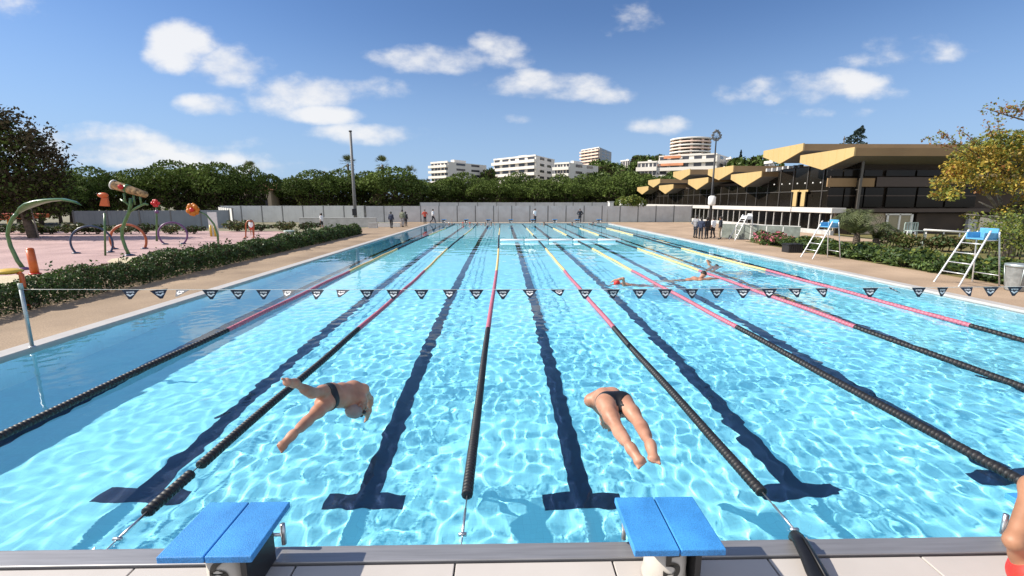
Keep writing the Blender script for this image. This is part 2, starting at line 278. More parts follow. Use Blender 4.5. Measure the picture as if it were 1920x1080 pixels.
struct(MB().bb(XL - BW + .003, XR + BW - .003, Y1 + .30, 53.2, -.25, ZD + .002).build('pool_deck', 'deck_pink'))
bd = MB().bb(XL - BW, XL + .002, 0, Y1, -.2, ZD + .006).bb(XR - .002, XR + BW, 0, Y1, -.2, ZD + .006).bb(XL - BW, XR + BW, Y1 - .02, Y1 + .3, -.2, .13)
struct(bd.build('pool_border', 'border_tile', bevel=.01))
# raised near end: steel lip and large pale tiles with open joints
struct(MB().bb(XL - 1, XR + 1, -.135, .012, -.2, ZE).build('pool_edge', 'brushed_edge', bevel=.006))
M['end_tile'] = mat('end_tile', (.48, .44, .405), .55, var=.06, scale=2)
tl = MB()
for i in range(-10, 15):
    for j in range(4): tl.bb(.02 + 1.03 * i + .006, .02 + 1.03 * (i + 1) - .006, -.145 - 1.03 * (j + 1) + .006, -.145 - 1.03 * j - .006, ZE - .05, ZE - .012)
struct(tl.build('end_paving', 'end_tile', bevel=.004)); struct(MB().bb(-10.4, 15.6, -4.4, -.14, -.2, ZE - .035).build('end_slab', 'dark'))
# ground round the pool, out to the horizon
gz = -.02; G = 3000; a0, a1, b0, b1 = -9, 14, -3, 51
struct(MB().add([(-G, -G, gz), (a0, -G, gz), (a0, G, gz), (-G, G, gz), (a1, -G, gz), (G, -G, gz), (G, G, gz), (a1, G, gz), (a0, b0, gz), (a1, b0, gz), (a0, b1, gz), (a1, b1, gz)], [(0, 1, 2, 3), (4, 5, 6, 7), (1, 4, 9, 8), (10, 11, 7, 2)]).build('ground', 'ground_dry'))
# wavy-edged splash pad
def sheet(name, pts, z, m): return struct(MB().add([(x, y, z) for x, y in pts], [tuple(range(len(pts)))]).build(name, m))
sheet('splash_pad', [(-45, 8), (-11.95, 8), (-11.95, 30), (-14, 36), (-20, 37.5), (-45, 37.5)], .02, 'splash_pink')
pc = [(-12, 8.2), (-12, 27)] + [(-13.2 - .25 * k - 1.5 * math.sin(k * .9), 27 - 1.0 * k) for k in range(19)]
sheet('splash_pad', pc, .024, 'splash_cream')
sheet('lawn', [(15.4, -4), (40, -4), (40, 33), (25.5, 33), (25.5, 25.9), (15.4, 25.9)], .03, 'lawn')
# hill with a wooded flank behind the sports hall
def hill_h(x, y): return 27 * np.exp(-((x - 125) / 95) ** 2 - ((y - 345) / 110) ** 2) + 10 * np.exp(-((x - 20) / 120) ** 2 - ((y - 420) / 120) ** 2)
hx, hy = np.meshgrid(np.linspace(-260, 520, 60), np.linspace(130, 800, 50)); hzv = hill_h(hx, hy) - .6
ii = np.arange(hx.size).reshape(hx.shape); M['hill_green'] = mat('hill_green', (.035, .055, .018), .9, c2=(.09, .09, .04), var=.3, scale=.06)
struct(npmesh('hill', np.stack([hx, hy, hzv], -1).reshape(-1, 3), np.stack([ii[:-1, :-1], ii[:-1, 1:], ii[1:, 1:], ii[1:, :-1]], -1).reshape(-1, 4), 'hill_green'))
# ---------------------------------------------------------------- sports hall on the right
mm('prow_seam', (.50, .32, .11), .6)
HX = 26.0
hall = thing('sports_hall', 'long dark glass sports hall with folded yellow roof prows beside the right deck', 'building', (HX + 8, 50, 0))
HO = hall.location
def hb(): return MB(HO)
def ZC(y): return y
# roof beams: (y near, y far, top z, side height, keel z)
beams = []
for (pr, pl, vx) in (((1602, 277, 292), (1501, 293), (1545, 317)), ((1506, 269.6, 282), (1432, 284), (1469, 305)), ((1428, 321.7, 331), (1371, 328), (1398, 350)), ((1375, 311, 322), (1328, 317.5), (1347, 337)), ((1328, 333, 341.5), (1290.6, 338), (1307, 355)),
                     ((1293.8, 317.5, 327), (1262.5, 323.8), (1276, 337)), ((1262.5, 346, 353), (1236, 350), (1249, 363)), ((1237.5, 335.6, 343), (1215.6, 339), (1225.5, 351)), ((1215.6, 349.5, 356), (1195, 350.4), (1205, 364))):
    a = PX(pr[0], pr[1], HX); b = PX(pr[0], pr[2], HX); c = PX(pl[0], pl[1], HX); d = PX(vx[0], vx[1], HX); beams.append((a.y, c.y, a.z, a.z - b.z, d.z))
for i, (y0, y1, zt, hs, zk) in enumerate(beams):
    ym = y0 + (y1 - y0) * .52; xe = HX + (17 if i < 2 else 14)
    g = hb(); sec = [(y0, zt), (y1, zt), (y1, zt - hs), (ym, zk), (y0, zt - hs)]
    n = 5; vs = [(HX + .12, y, z) for y, z in sec] + [(xe, y, z) for y, z in sec]
    g.add(vs, [(0, 1, 6, 5)], 2); g.add(vs, [(1, 2, 7, 6), (4, 0, 5, 9)], 0); g.add(vs, [(2, 3, 8, 7), (3, 4, 9, 8)], 1); g.add(vs, [(5, 6, 7, 8, 9), (0, 4, 3, 2, 1)], 0)
    bm_ = g.build('roof_beam', ['prow_brown', 'soffit', 'apt_grey'], hall)
    p = hb(); k = 7
    p.prism([(HX, y, z) for y, z in [(y0 - .03, zt + .05), (y1 + .03, zt + .05), (y1 + .03, zt - hs), (ym, zk - .05), (y0 - .03, zt - hs)]], (.118, 0, 0)); 
    for j in range(1, k):
        yj = y0 + (y1 - y0) * j / k; zb = zk + (zt - hs - zk) * (abs(yj - ym) / (ym - y0 if yj < ym else y1 - ym)); p.bb(HX - .006, HX + .02, yj - .012, yj + .012, zb + .03, zt + .02, 1)
    p.build('end_panel', ['prow_yellow', 'prow_seam'], bm_)
yN = beams[0][0]; yF = beams[-1][1]
ZTOP = [b[2] - b[3] for b in beams]
g = hb(); g.bb(HX + 2.4, HX + 13, yN + 2.5, yF, -.3, 4.3); g.build('core', 'interior', hall)
g = hb(); g.bb(HX + 1.9, HX + 12, yN + 12.3, yF - .5, 4.3, 4.6); g.bb(HX + 1.9, HX + 15, yN + 2, yN + 12.3, 4.3, 5.6); g.build('upper_wall', 'interior', hall)
# glazed front towards the pool, in bays
nb = 26; yy0 = yN + 1.2; st = (yF - yy0) / nb
for i in range(nb):
    y = yy0 + st * i; zt = 5.5 if y < yN + 12 else 4.25
    pn = MB(HO).bb(HX + 1.70, HX + 1.76, y + .05, y + st - .05, 1.9, zt).build('window', 'dark_glass', hall)
    MB(HO).bb(HX + 1.62, HX + 1.80, y - .05, y + .05, 1.9, zt).bb(HX + 1.63, HX + 1.79, y + .05, y + st - .05, 3.35, 3.42).build('frame', 'mullion', pn)
cz = PX(1560, 390, HX - 1.2); cz2 = PX(1560, 400, HX - 1.2); c_far = PX(1211, 384, HX - 1.2).y
g = hb(); g.bb(HX - 1.2, HX - .1, cz.y, c_far, cz2.z, cz.z); g.build('canopy', 'canopy_white', hall, bevel=.03)
for i in range(34):
    y = cz.y + .3 + 1.25 * i
    MB(HO).bb(HX - 1.0, HX - .92, y - .035, y + .035, -.4, cz2.z).build('column', 'concrete', hall)
MB(HO).bb(HX + .4, HX + .5, cz.y, c_far, -.4, cz2.z).build('gallery_glass', 'dark_glass', hall)
MB(HO).bb(HX - 1.1, HX - .85, cz.y, c_far, -.5, .34).build('parapet', 'concrete', hall)
# row of small white balls along the glass
for i in range(9):
    q = PX(1452 + 14.5 * i, 346 - .6 * i, HX + .3); MB(HO).ball(q, .07, 8).build('lamp', 'white', hall)
# pair of yellow T shaped inner columns
for px in (1491, 1506):
    q = PX(px, 372, HX + 1.45); t_ = PX(px, 360, HX + 1.45).z; b_ = PX(px, 387, HX + 1.45).z
    MB(HO).bb(HX + 1.4, HX + 1.5, q.y - .28, q.y + .28, b_, t_ + .02).bb(HX + 1.4, HX + 1.5, q.y - .62, q.y + .62, t_ + .02, t_ + .18).build('pillar', 'prow_yellow', hall)
# front towards the camera
yS = yN + 1.6
def sq(name, m, px0, px1, py0, py1, off=0, th=.12, par=hall):
    D = yS - CAM.y + off; pm = (py0 + py1) / 2; a = Vector((PD(px0, pm, D).x, PD(px0, pm, D).y, PD(px0, py0, D).z)); b = Vector((PD(px1, pm, D).x, 0, PD(px0, py1, D).z)); return MB(HO).bb(min(a.x, b.x), max(a.x, b.x), a.y, a.y + th, min(a.z, b.z), max(a.z, b.z)).build(name, m, par)
sq('end_wall', 'interior', 1552, 2000, 318, 450, .3)
for (x0, x1) in ((1552, 1580), (1583, 1618), (1621, 1655), (1662, 1716), (1720, 1770), (1774, 1830)):
    p_ = sq('window', 'dark_glass', x0, x1, 319, 330, 0)
    q_ = sq('window', 'dark_glass', x0, x1, 352, 388, 0); sq('transom', 'brown_frame', x0, x1, 366, 368, -.06, .05, q_)
sq('spandrel', 'prow_brown', 1552, 1640, 334, 350, -.02); sq('spandrel', 'brown_frame', 1644, 1840, 332, 350, -.02)
sq('beam', 'brown_frame', 1556, 1905, 391, 398, -.4, .5)
sq('ground_wall', 'wall_cream', 1835, 1905, 404, 445, -.2); sq('ground_wall', 'house_beige', 1562, 1658, 400, 452, -.1); sq('ground_wall', 'interior', 1716, 1812, 400, 452, -.05)
cw_ = sq('window', 'curtain', 1664, 1706, 404, 442, -.2)
for a_ in ((1661, 1664.5), (1684, 1687), (1705.5, 1710)): sq('frame', 'white', a_[0], a_[1], 402, 444, -.26, .06, cw_)
sq('frame', 'white', 1661, 1710, 400.5, 403.5, -.26, .06, cw_)
sq('pier', 'concrete', 1815, 1832, 398, 446, -.3, .4)
sq('annex_fascia', 'prow_yellow', 1786, 1990, 326, 344, -.6, 1.2)
# grey louvre fins standing between the high and low roofs
for i in range(7):
    q = PX(1437 + 10 * i, 318, HX + 3.0); MB(HO).bb(HX + 3, HX + 3.4, q.y - .12, q.y + .12, 4.3, 6.0).build('roof_fin', 'concrete', hall)

# ---------------------------------------------------------------- apartment blocks on the skyline
def apartment(label, px0, pxm, px1, pyt, pyb, D, floors, turn=.6, wall='apt_white', strip='apt_white', awn=None, gw=0.0):
    """long lit front px0-pxm and shaded end pxm-px1"""
    a = PD(px0, pyt, D * (1 + .12 * turn)); m_ = PD(pxm, pyt, D); b = PD(px1, pyt, D * 1.10); zt = m_.z; zb = PD(pxm, pyb, D).z - 4
    r = thing('apartment_block', label, 'apartment block', (m_.x, m_.y, zb), group='apartment blocks on the skyline'); O = r.location; back = Vector((b.x - m_.x, b.y - m_.y, 0)); fr = Vector((a.x - m_.x, a.y - m_.y, 0))
    P0 = Vector((m_.x, m_.y, zb)); H = zt - zb; MB(O).prism([P0, P0 + fr, P0 + fr + back, P0 + back], (0, 0, H)).build('wall', wall, r)
    fh = H / floors; nrm = Vector((-fr.y, fr.x, 0)).normalized(); nrm = nrm if nrm.dot(back) < 0 else -nrm; fd = fr.normalized(); L = fr.length
    bd_ = back.normalized(); n2 = Vector((-bd_.y, bd_.x, 0)).normalized(); n2 = n2 if n2.dot(fr) < 0 else -n2
    def slab(base, dirv, nv, l0, l1, z0, z1, d0, d1): return [base + dirv * l + nv * d + Vector((0, 0, z0)) for l, d in ((l0, d0), (l1, d0), (l1, d1), (l0, d1))], Vector((0, 0, z1 - z0))
    for k in range(floors):
        z0 = fh * k
        for j in range(5): pl, vv = slab(P0, fd, nrm, L * (j / 5 + .03 + .02 * ((j * 7 + k * 3) % 3)), L * ((j + 1) / 5 - .02), z0 + fh * .42, z0 + fh * .93, .02, .12); MB(O).prism(pl, vv).build('window', 'apt_win', r)
        pl, vv = slab(P0, fd, nrm, -.4, L + .3, z0 - fh * .06, z0 + fh * .40, .02, 1.6); MB(O).prism(pl, vv).build('balcony', strip, r)
        if awn and k in awn: pl, vv = slab(P0, fd, nrm, L * awn[k][0], L * awn[k][1], z0 + fh * .62, z0 + fh * .95, 1.0, 1.75); MB(O).prism(pl, vv).build('awning', 'apt_awning', r)
        for j in range(2):
            l = back.length; pl, vv = slab(P0, bd_, n2, l * (.2 + .38 * j), l * (.42 + .38 * j), z0 + fh * .45, z0 + fh * .85, .02, .08); MB(O).prism(pl, vv).build('window', 'apt_win', r)
    MB(O).prism([P0 + fr * .35 + back * .3 + Vector((0, 0, H + .01)), P0 + fr * .55 + back * .3 + Vector((0, 0, H + .01)), P0 + fr * .55 + back * .6 + Vector((0, 0, H + .01)), P0 + fr * .35 + back * .6 + Vector((0, 0, H + .01))], (0, 0, 1.6)).build('roof_hut', wall, r)
    MB(O).prism([P0 + nrm * .3 + Vector((0, 0, H - .45)), P0 + fr + nrm * .3 + Vector((0, 0, H - .45)), P0 + fr + nrm * .03 + Vector((0, 0, H - .45)), P0 + nrm * .03 + Vector((0, 0, H - .45))], (0, 0, .8)).build('cornice', 'apt_white', r)
    return r
apartment('white five storey block behind the pines, its broad side in grey shade', 808, 840, 912, 303, 336, 215, 5, .3)
apartment('long cream block with four bands of balconies and a grey blank end', 926, 1005, 1040, 291, 336, 235, 5, .9, strip='apt_white', wall='apt_white')
apartment('low white block with a plain lit end, between the cream block and the tower', 1040, 1068, 1122, 305, 326, 225, 3, .2)
apartment('tall brownish tower block alone on the skyline', 1090, 1124, 1147, 276, 322, 400, 9, .5, wall='apt_grey', strip='apt_pink')
apartment('plain white block wall left of the long orange awninged terrace block', 1196, 1232, 1238, 303, 336, 240, 3, .2)
apartment('wide terraced block with white balconies and orange awnings, under the round tower', 1236, 1345, 1372, 288, 345, 262, 5, .55, awn={1: (.55, .8), 2: (.1, .45), 3: (.55, .95), 4: (.6, .9)})
apartment('small white house among trees left of the plain white block', 1164, 1180, 1190, 300, 310, 300, 1, .2)
apartment('small white box house right of the terraced block', 1362, 1372, 1376, 296, 306, 255, 1, .2)
apartment('white flat roofed house seen just over the hall roof, near the fins', 1434, 1450, 1454, 303, 314, 150, 1, .2)
q = PD(1295, 263, 330); zb = PD(1295, 300, 330).z
tw = thing('round_tower', 'round banded tower block on the hilltop with stacked ring balconies', 'apartment block', (q.x, q.y, zb)); rr = 36 * 330 / 874 * .98
tb = MB(tw.location).lathe([(rr * .86, -4), (rr * .86, q.z - zb - .6), (rr * .5, q.z - zb - .5)], q.xy.to_3d() + Vector((0, 0, zb)), 36).build('wall', 'apt_win', tw)
nf = 6; fh = (q.z - zb) / nf
for k in range(nf + 1): c = q.xy.to_3d() + Vector((0, 0, zb)); MB(tw.location).lathe([(rr * .84, fh * k - .3), (rr, fh * k - .3), (rr, fh * k + fh * .36), (rr * .97, fh * k + fh * .36), (rr * .84, fh * k + .1)], c, 36).build('balcony', 'apt_pink' if k % 2 else 'apt_white', tw)
for k in range(10): an = 6.28 * k / 10; MB(tw.location).box((q.x + math.cos(an) * rr * .87, q.y + math.sin(an) * rr * .87, (q.z + zb) / 2), (1.6, 1.6, q.z - zb - .5), an).build('pier', 'apt_pink', tw)
MB(tw.location).lathe([(rr * .4, q.z - zb - .5), (rr * .4, q.z - zb + 1.6), (.1, q.z - zb + 1.7)], q.xy.to_3d() + Vector((0, 0, zb)), 20).build('roof_hut', 'apt_white', tw)
# villa between the pines on the left
q = PD(492, 390, 80); vl = thing('villa', 'beige villa with red tiled roof glimpsed between the left pines', 'house', (q.x, q.y, 0)); O = vl.location; zt = PD(492, 356, 80).z
MB(O).bb(q.x - 4, q.x + 1.6, q.y, q.y + 8, 0, zt).build('wall', 'house_beige', vl); MB(O).prism([(q.x - 4.5, q.y - .5, zt), (q.x + 2.1, q.y - .5, zt), (q.x - 1.2, q.y - .5, zt + 1.3)], (0, 9, 0)).build('roof', 'roof_red', vl)
for dx in (-3, -1, .6): MB(O).bb(q.x + dx - .4, q.x + dx + .4, q.y - .05, q.y + .04, 1.4, 2.8).build('window', 'apt_win', vl)

# ---------------------------------------------------------------- fences
def fence(name, label, p0, p1, h, step, m, posts=True, th=.06, mp='post_grey'):
    p0 = Vector(p0); p1 = Vector(p1); d = p1 - p0; L = d.length; n = max(1, round(L / step)); u_ = d.normalized(); rz = math.atan2(u_.y, u_.x); r = thing(name, label, 'fence', p0)
    for i in range(n):
        a = p0 + d * (i / n); b = p0 + d * ((i + 1) / n); c = (a + b) / 2; gb = MB(p0); gb.box(c + Vector((0, 0, h / 2)), ((b - a).length - .1, th, h - .05), rz)
        k = 6
        for j in range(k): gb.box(a + (b - a) * ((j + .5) / k) + Vector((u_.y, -u_.x, 0)) * (th / 2 + .011) + Vector((0, 0, h / 2)), (L / n / k * .45, .018, h - .07), rz)
        gb.build('panel', m, r)
    for i in range(n + 1): MB(p0).box(p0 + d * (i / n) + Vector((0, 0, h / 2)), (.09, .13, h + .06), rz).build('post', mp, r)
    return r
fence('fence', 'grey ribbed hoarding closing the far end of the pool', (-16.2, 54.6, 0), (23.5, 54.6, 0), 1.97, 2.2, 'fence_grey')
fence('fence', 'pale hoarding with dark posts behind the bushes left of the tall mast', (-33.5, 54.6, 0), (-16.35, 54.6, 0), 2.0, 2.3, 'fence_pale')
fl0 = PD(432, 420, 45); fl1 = PD(140, 420, 41)
fence('fence', 'hoarding toned blue grey as tree shade behind the splash pad', (fl1.x, fl1.y, 0), (fl0.x, fl0.y, 0), 1.72, 2.4, 'fence_shade_tint')
fence('fence', 'pale grey panels joining the blue grey hoarding to the pale one', (fl0.x + .2, fl0.y + .2, 0), (-33.6, 54.4, 0), 1.85, 2.4, 'fence_pale')
fence('fence', 'second grey screen fence rising beyond the pool end hoarding', (-13, 74, 0), (18, 74, 0), 2.35, 3.1, 'fence_grey')
kb = PD(1170, 385, 66)
for (px0, px1, py, lab) in ((1143, 1150, 379, 'narrow white post box over the hoarding beside the clipped olive'), (1164, 1182, 377, 'white service kiosk over the hoarding in front of the olive'), (1200, 1206, 378, 'slim white cabinet where the hall canopy begins')):
    a = PD(px0, py, 62); b = PD(px1, 400, 62); kk = thing('kiosk', lab, 'kiosk', (a.x, a.y, 0)); MB(kk.location).bb(a.x, b.x, a.y, a.y + 1, 0, a.z).build('body', 'white', kk, bevel=.03); MB(kk.location).bb(a.x - .06, b.x + .06, a.y - .06, a.y + 1.06, a.z + .003, a.z + .1).build('roof', 'grey_white', kk)

# ---------------------------------------------------------------- trees
def crown_pts(rng, n, rad, lumps, squash, shell=.72):
    """points filling lumpy ellipsoids near their skins"""
    pts = []; 
    for (c, r) in lumps:
        k = int(n * (r ** 2) / sum(q[1] ** 2 for q in lumps)); d = rng.normal(size=(k, 3)); d /= np.linalg.norm(d, axis=1)[:, None]; d[:, 2] = np.abs(d[:, 2]) * np.where(rng.random(k) < .78, 1, -.55)
        f = (shell + (1.08 - shell) * rng.random(k) ** .7)[:, None]; pts.append(np.array(c) + d * f * r * np.array([1, 1, squash]))
    return np.concatenate(pts)
def crown_mesh(name, rng, n, lumps, squash, size, mats, mi_p=None, parent=None, shell=.72):
    p = crown_pts(rng, n, 0, lumps, squash, shell); v_, f_ = leaf_cloud(p, size * rng.uniform(.6, 1.3, len(p)), rng)
    mi = np.zeros(len(p), int) if mi_p is None else mi_p(p, rng); return npmesh(name, v_, f_, mats, parent, False, mi)
rs = np.random.default_rng(11)
def pine_proto(k, label, grp):
    r = thing('pine_tree', label, 'tree', group=grp); n = rs.integers(8, 11); lumps = [((0, 0, 5.3), 2.5), ((.4, -.3, 3.2), 2.3)]
    for i in range(n): a = 6.28 * i / n + rs.uniform(-.3, .3); q_ = rs.uniform(2.2, 3.2); lumps.append(((q_ * math.cos(a), q_ * math.sin(a), rs.uniform(3.8, 5.2)), rs.uniform(1.4, 2.0)))
    for i in range(7): a = 6.28 * i / 7 + rs.uniform(-.4, .4); q_ = rs.uniform(1.0, 1.9); lumps.append(((q_ * math.cos(a), q_ * math.sin(a), rs.uniform(1.4, 2.8)), rs.uniform(1.0, 1.5)))
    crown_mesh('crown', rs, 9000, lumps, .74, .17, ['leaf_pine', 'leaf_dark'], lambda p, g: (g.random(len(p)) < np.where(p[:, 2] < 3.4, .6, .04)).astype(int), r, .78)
    g = MB(); g.tube([(0, 0, -.3), (.1, .05, 1.5), (0, .1, 3), (.15, 0, 4.6)], [.26, .22, .2, .1], 8)
    for i in range(6): a = 6.28 * i / 6; g.tube([(0, .05, 2.2 + .1 * i), (1.1 * math.cos(a), 1.1 * math.sin(a), 3.4), (2.1 * math.cos(a), 2.1 * math.sin(a), 4.5)], [.13, .09, .04], 6)
    g.build('trunk', 'bark', r); return r
PG = 'stone pines behind the hoardings'
protos = [pine_proto(k, 'dark rounded stone pine in the belt of pines beyond the hoardings', PG) for k in range(4)]
pines = [(165, 100, 312, 62), (215, 80, 322, 70), (250, 88, 316, 66), (322, 120, 300, 66), (372, 96, 306, 72), (408, 100, 304, 66), (460, 92, 309, 68), (118, 90, 318, 58), (548, 78, 332, 84), (588, 100, 318, 80), (640, 92, 316, 84), (690, 84, 320, 86), (738, 118, 313, 80), (790, 62, 336, 90), (828, 70, 338, 92), (868, 86, 322, 96),
         (905, 60, 337, 92), (938, 82, 333, 90), (972, 76, 322, 100), (1008, 80, 334, 90), (1050, 70, 326, 100), (1062, 88, 337, 90), (1100, 86, 325, 100), (1140, 84, 331, 94), (1172, 90, 321, 98), (1210, 84, 326, 100), (1240, 70, 335, 104), (1290, 80, 332, 120), (1330, 80, 330, 125), (520, 60, 342, 92), (60, 120, 322, 52), (-30, 130, 318, 54), (20, 110, 340, 50), (100, 90, 335, 54)]
NM = ['fairly broad', 'tall', 'low', 'slim', 'full', 'lopsided']
anchors = [(40, 'behind the green leaf arch'), (130, 'behind the big dark left tree'), (250, 'above the orange fish spout'), (330, 'above the red flower spray'), (420, 'above the orange flower spray'), (500, 'next to the beige villa'), (600, 'left of the tall mast'), (680, 'right behind the tall mast'), (760, 'under the three palm heads'), (850, 'in front of the white five storey block'), (960, 'in front of the long cream block'), (1060, 'in front of the low white block'), (1130, 'below the brownish tower'), (1200, 'below the plain white block'), (1300, 'below the wide terraced block')]
seen = {}
for i, (px, wpx, py, D) in enumerate(pines):
    top = PD(px, py, D); o = protos[i % 4] if i < 4 else copy_tree(protos[i % 4]); W_ = wpx * D / 874 / 8.6
    o.location = (top.x, top.y, -.05); hs = (top.z + .05) / 7.25; o.scale = (W_ * 1.12, W_ * 1.12, hs); o.rotation_euler.z = rs.uniform(0, 6.28)
    an = min(anchors, key=lambda q: abs(q[0] - px))[1]; kz = seen.get(an, 0); seen[an] = kz + 1
    o['label'] = ['dark rounded stone pine', 'stone pine half hidden by its neighbour', 'smaller stone pine crown', 'bushy stone pine at the back', 'low stone pine in front'][kz] + ' ' + an; o['category'] = 'tree'; o['group'] = PG
# the darker wood that closes the gaps behind the pines
wp = []
for px in range(-60, 1260, 12):
    for k in range(3): D = rs.uniform(106, 124); t_ = PD(px + rs.uniform(-6, 6), 342 + rs.uniform(-8, 8), D); d = rs.normal(size=(70, 3)); wp.append(np.array([t_.x, t_.y, t_.z * (.3 + .3 * k) - 1]) + d * np.array([1.5, 1.5, 1.0]))
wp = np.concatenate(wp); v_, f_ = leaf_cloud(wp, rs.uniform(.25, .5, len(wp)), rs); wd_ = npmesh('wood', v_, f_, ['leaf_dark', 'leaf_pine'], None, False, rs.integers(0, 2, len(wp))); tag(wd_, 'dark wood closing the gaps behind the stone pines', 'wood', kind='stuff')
# scrub and trees on the hill
def bush_proto(label, m, grp):
    r = thing('broadleaf_tree', label, 'tree', group=grp); lumps = [((rs.uniform(-1.2, 1.2), rs.uniform(-1.2, 1.2), rs.uniform(1.6, 3.4)), rs.uniform(1.0, 1.7)) for _ in range(7)]
    crown_mesh('crown', rs, 900, lumps, .9, .34, m, lambda p, g: g.integers(0, len(m), len(p)), r); MB().tube([(0, 0, -1), (.1, 0, 1.5), (0, .1, 3)], [.3, .22, .1], 7).build('trunk', 'bark', r); return r
HG = 'trees on the wooded hill'
bp = [bush_proto('rounded green tree on the wooded hill between the apartment blocks', ['leaf_pine', 'leaf_bush'], HG), bush_proto('dark round tree on the wooded hill between the apartment blocks', ['leaf_dark', 'leaf_pine'], HG)]
hill_t = [(1130, 298, 300, 3), (1140, 310, 290, 3), (1158, 306, 290, 2.6), (1112, 312, 280, 2.6), (1190, 300, 300, 2.6), (1205, 292, 310, 3), (1222, 290, 315, 3.2), (1238, 292, 300, 2.6), (1176, 312, 270, 2.4), (1155, 318, 260, 2.4), (1185, 322, 250, 2.4), (1215, 326, 235, 2.4), (1250, 328, 230, 2.2), (1380, 300, 240, 2.6), (1400, 296, 235, 3), (1416, 294, 232, 3), (1432, 298, 230, 2.6), (1270, 322, 235, 2), (1310, 326, 220, 2), (1350, 322, 215, 2.2), (1390, 312, 200, 2.4), (1090, 320, 250, 2.2), (1120, 322, 240, 2.2), (920, 318, 230, 2)]
HA = ['beside the brownish tower', 'between tower and round tower', 'left of the terraced block', 'right of the terraced block', 'on the slope below the terraced block', 'beside the long cream block']
for i, (px, py, D, s_) in enumerate(hill_t):
    o = bp[i % 2] if i < 2 else copy_tree(bp[i % 2]); q = PD(px, py, D); gz_ = float(hill_h(q.x, q.y)) - .6; o.location = (q.x, q.y, q.z - 4.2 * s_); o.scale = (s_ * 1.15, s_ * 1.15, s_); o.rotation_euler.z = i
    if o.location.z > gz_: o.scale.z = (q.z - gz_) / 4.2; o.location.z = gz_
    o['label'] = ('green' if i % 2 == 0 else 'dark') + ' tree crown on the hill ' + (HA[0] if px < 1145 and px > 1050 else HA[1] if px < 1200 and px > 1050 else HA[2] if px < 1245 and px > 1050 else HA[5] if px < 1050 else HA[4] if px < 1360 else HA[3])
# palms showing over the pines
def fan_palm(label, px, py, D):
    q = PD(px, py, D); r = thing('palm_tree', label, 'palm tree', (q.x, q.y, 0), group='tall palms over the pines'); rg = random.Random(px); O = r.location; h = q.z - 1.6
    MB(O).tube([(q.x, q.y, 0), (q.x + .1, q.y, h * .5), (q.x, q.y, h)], [.3, .24, .2], 8).build('trunk', 'bark', r); g = MB(O)
    for i in range(46):
        a = rg.uniform(0, 6.28); el = rg.uniform(-.7, 1.4); d = Vector((math.cos(a) * math.cos(el), math.sin(a) * math.cos(el), math.sin(el))); c = Vector((q.x, q.y, h)) + d * rg.uniform(.7, 1.0); sd = d.cross(Vector((0, 0, 1))).normalized() if abs(d.z) < .98 else Vector((1, 0, 0))
        for j in range(-3, 4): e = (d + sd * j * .24 + Vector((0, 0, -.12 * abs(j)))).normalized(); g.add([c, c + e * .5 + sd * .07, c + e * 1.05, c + e * .5 - sd * .07], [(0, 1, 2, 3)])
    g.build('crown', 'leaf_palm', r); return r
fan_palm('palm head just behind the tall mast, above the pines', 651, 291, 95); fan_palm('palm head standing clear above the pines right of the mast', 716, 293, 95); fan_palm('lower palm head, rightmost of the three above the pines', 768, 310, 95); fan_palm('small palm tuft over the left pines near the villa', 467, 302, 92)
# cypress and conifer
def spire(name, label, px, pyt, pyb, D, wpx, m, lean=0):
    t_ = PD(px, pyt, D); b_ = PD(px, pyb, D); r = thing(name, label, 'tree', (b_.x, b_.y, b_.z)); H = t_.z - b_.z; wd = wpx * D / 874 / 2; n = 1500
    zf = rs.random(n) ** 1.2; a = rs.uniform(0, 6.28, n); rad = wd * (1 - zf) ** .8 * np.sqrt(rs.uniform(.2, 1, n)) * (1 + .35 * np.sin(zf * 31)); p = np.stack([rad * np.cos(a) + lean * zf * wd, rad * np.sin(a), zf * H], 1)
    v_, f_ = leaf_cloud(p, rs.uniform(.6, 1.2, n) * H * .04, rs); npmesh('crown', v_, f_, [m], r, False); MB(r.location).tube([b_ - Vector((0, 0, 6)), b_ + Vector((0, 0, H * .7))], [.25, .05], 6).build('trunk', 'bark', r)
spire('cypress_tree', 'slim dark cypress on the skyline right of the terraced block', 1387, 281, 314, 240, 10, 'leaf_cypress'); spire('conifer_tree', 'dark windswept conifer tip behind the sports hall roof', 1578, 236, 300, 75, 62, 'leaf_cypress', 1.0)
# clipped olive in front of the hall
q = PD(1182, 420, 58); r = thing('olive_tree', 'round grey green olive over the hoarding at the far end of the hall', 'tree', (q.x, q.y, 0)); zt = PD(1182, 361, 58).z
crown_mesh('crown', rs, 1600, [((0, 0, zt - 1.3), 1.1), ((-1, .2, zt - 1.3), .95), ((1.0, 0, zt - 1.4), .9), ((.3, -.5, zt - .95), .8)], .8, .13, ['leaf_olive', 'leaf_pine'], lambda p, g: (g.random(len(p)) < .6).astype(int), r); MB().tube([(0, 0, 0), (.1, 0, 1), (-.1, .05, zt - 1.2)], [.14, .11, .07], 7).build('trunk', 'bark', r)
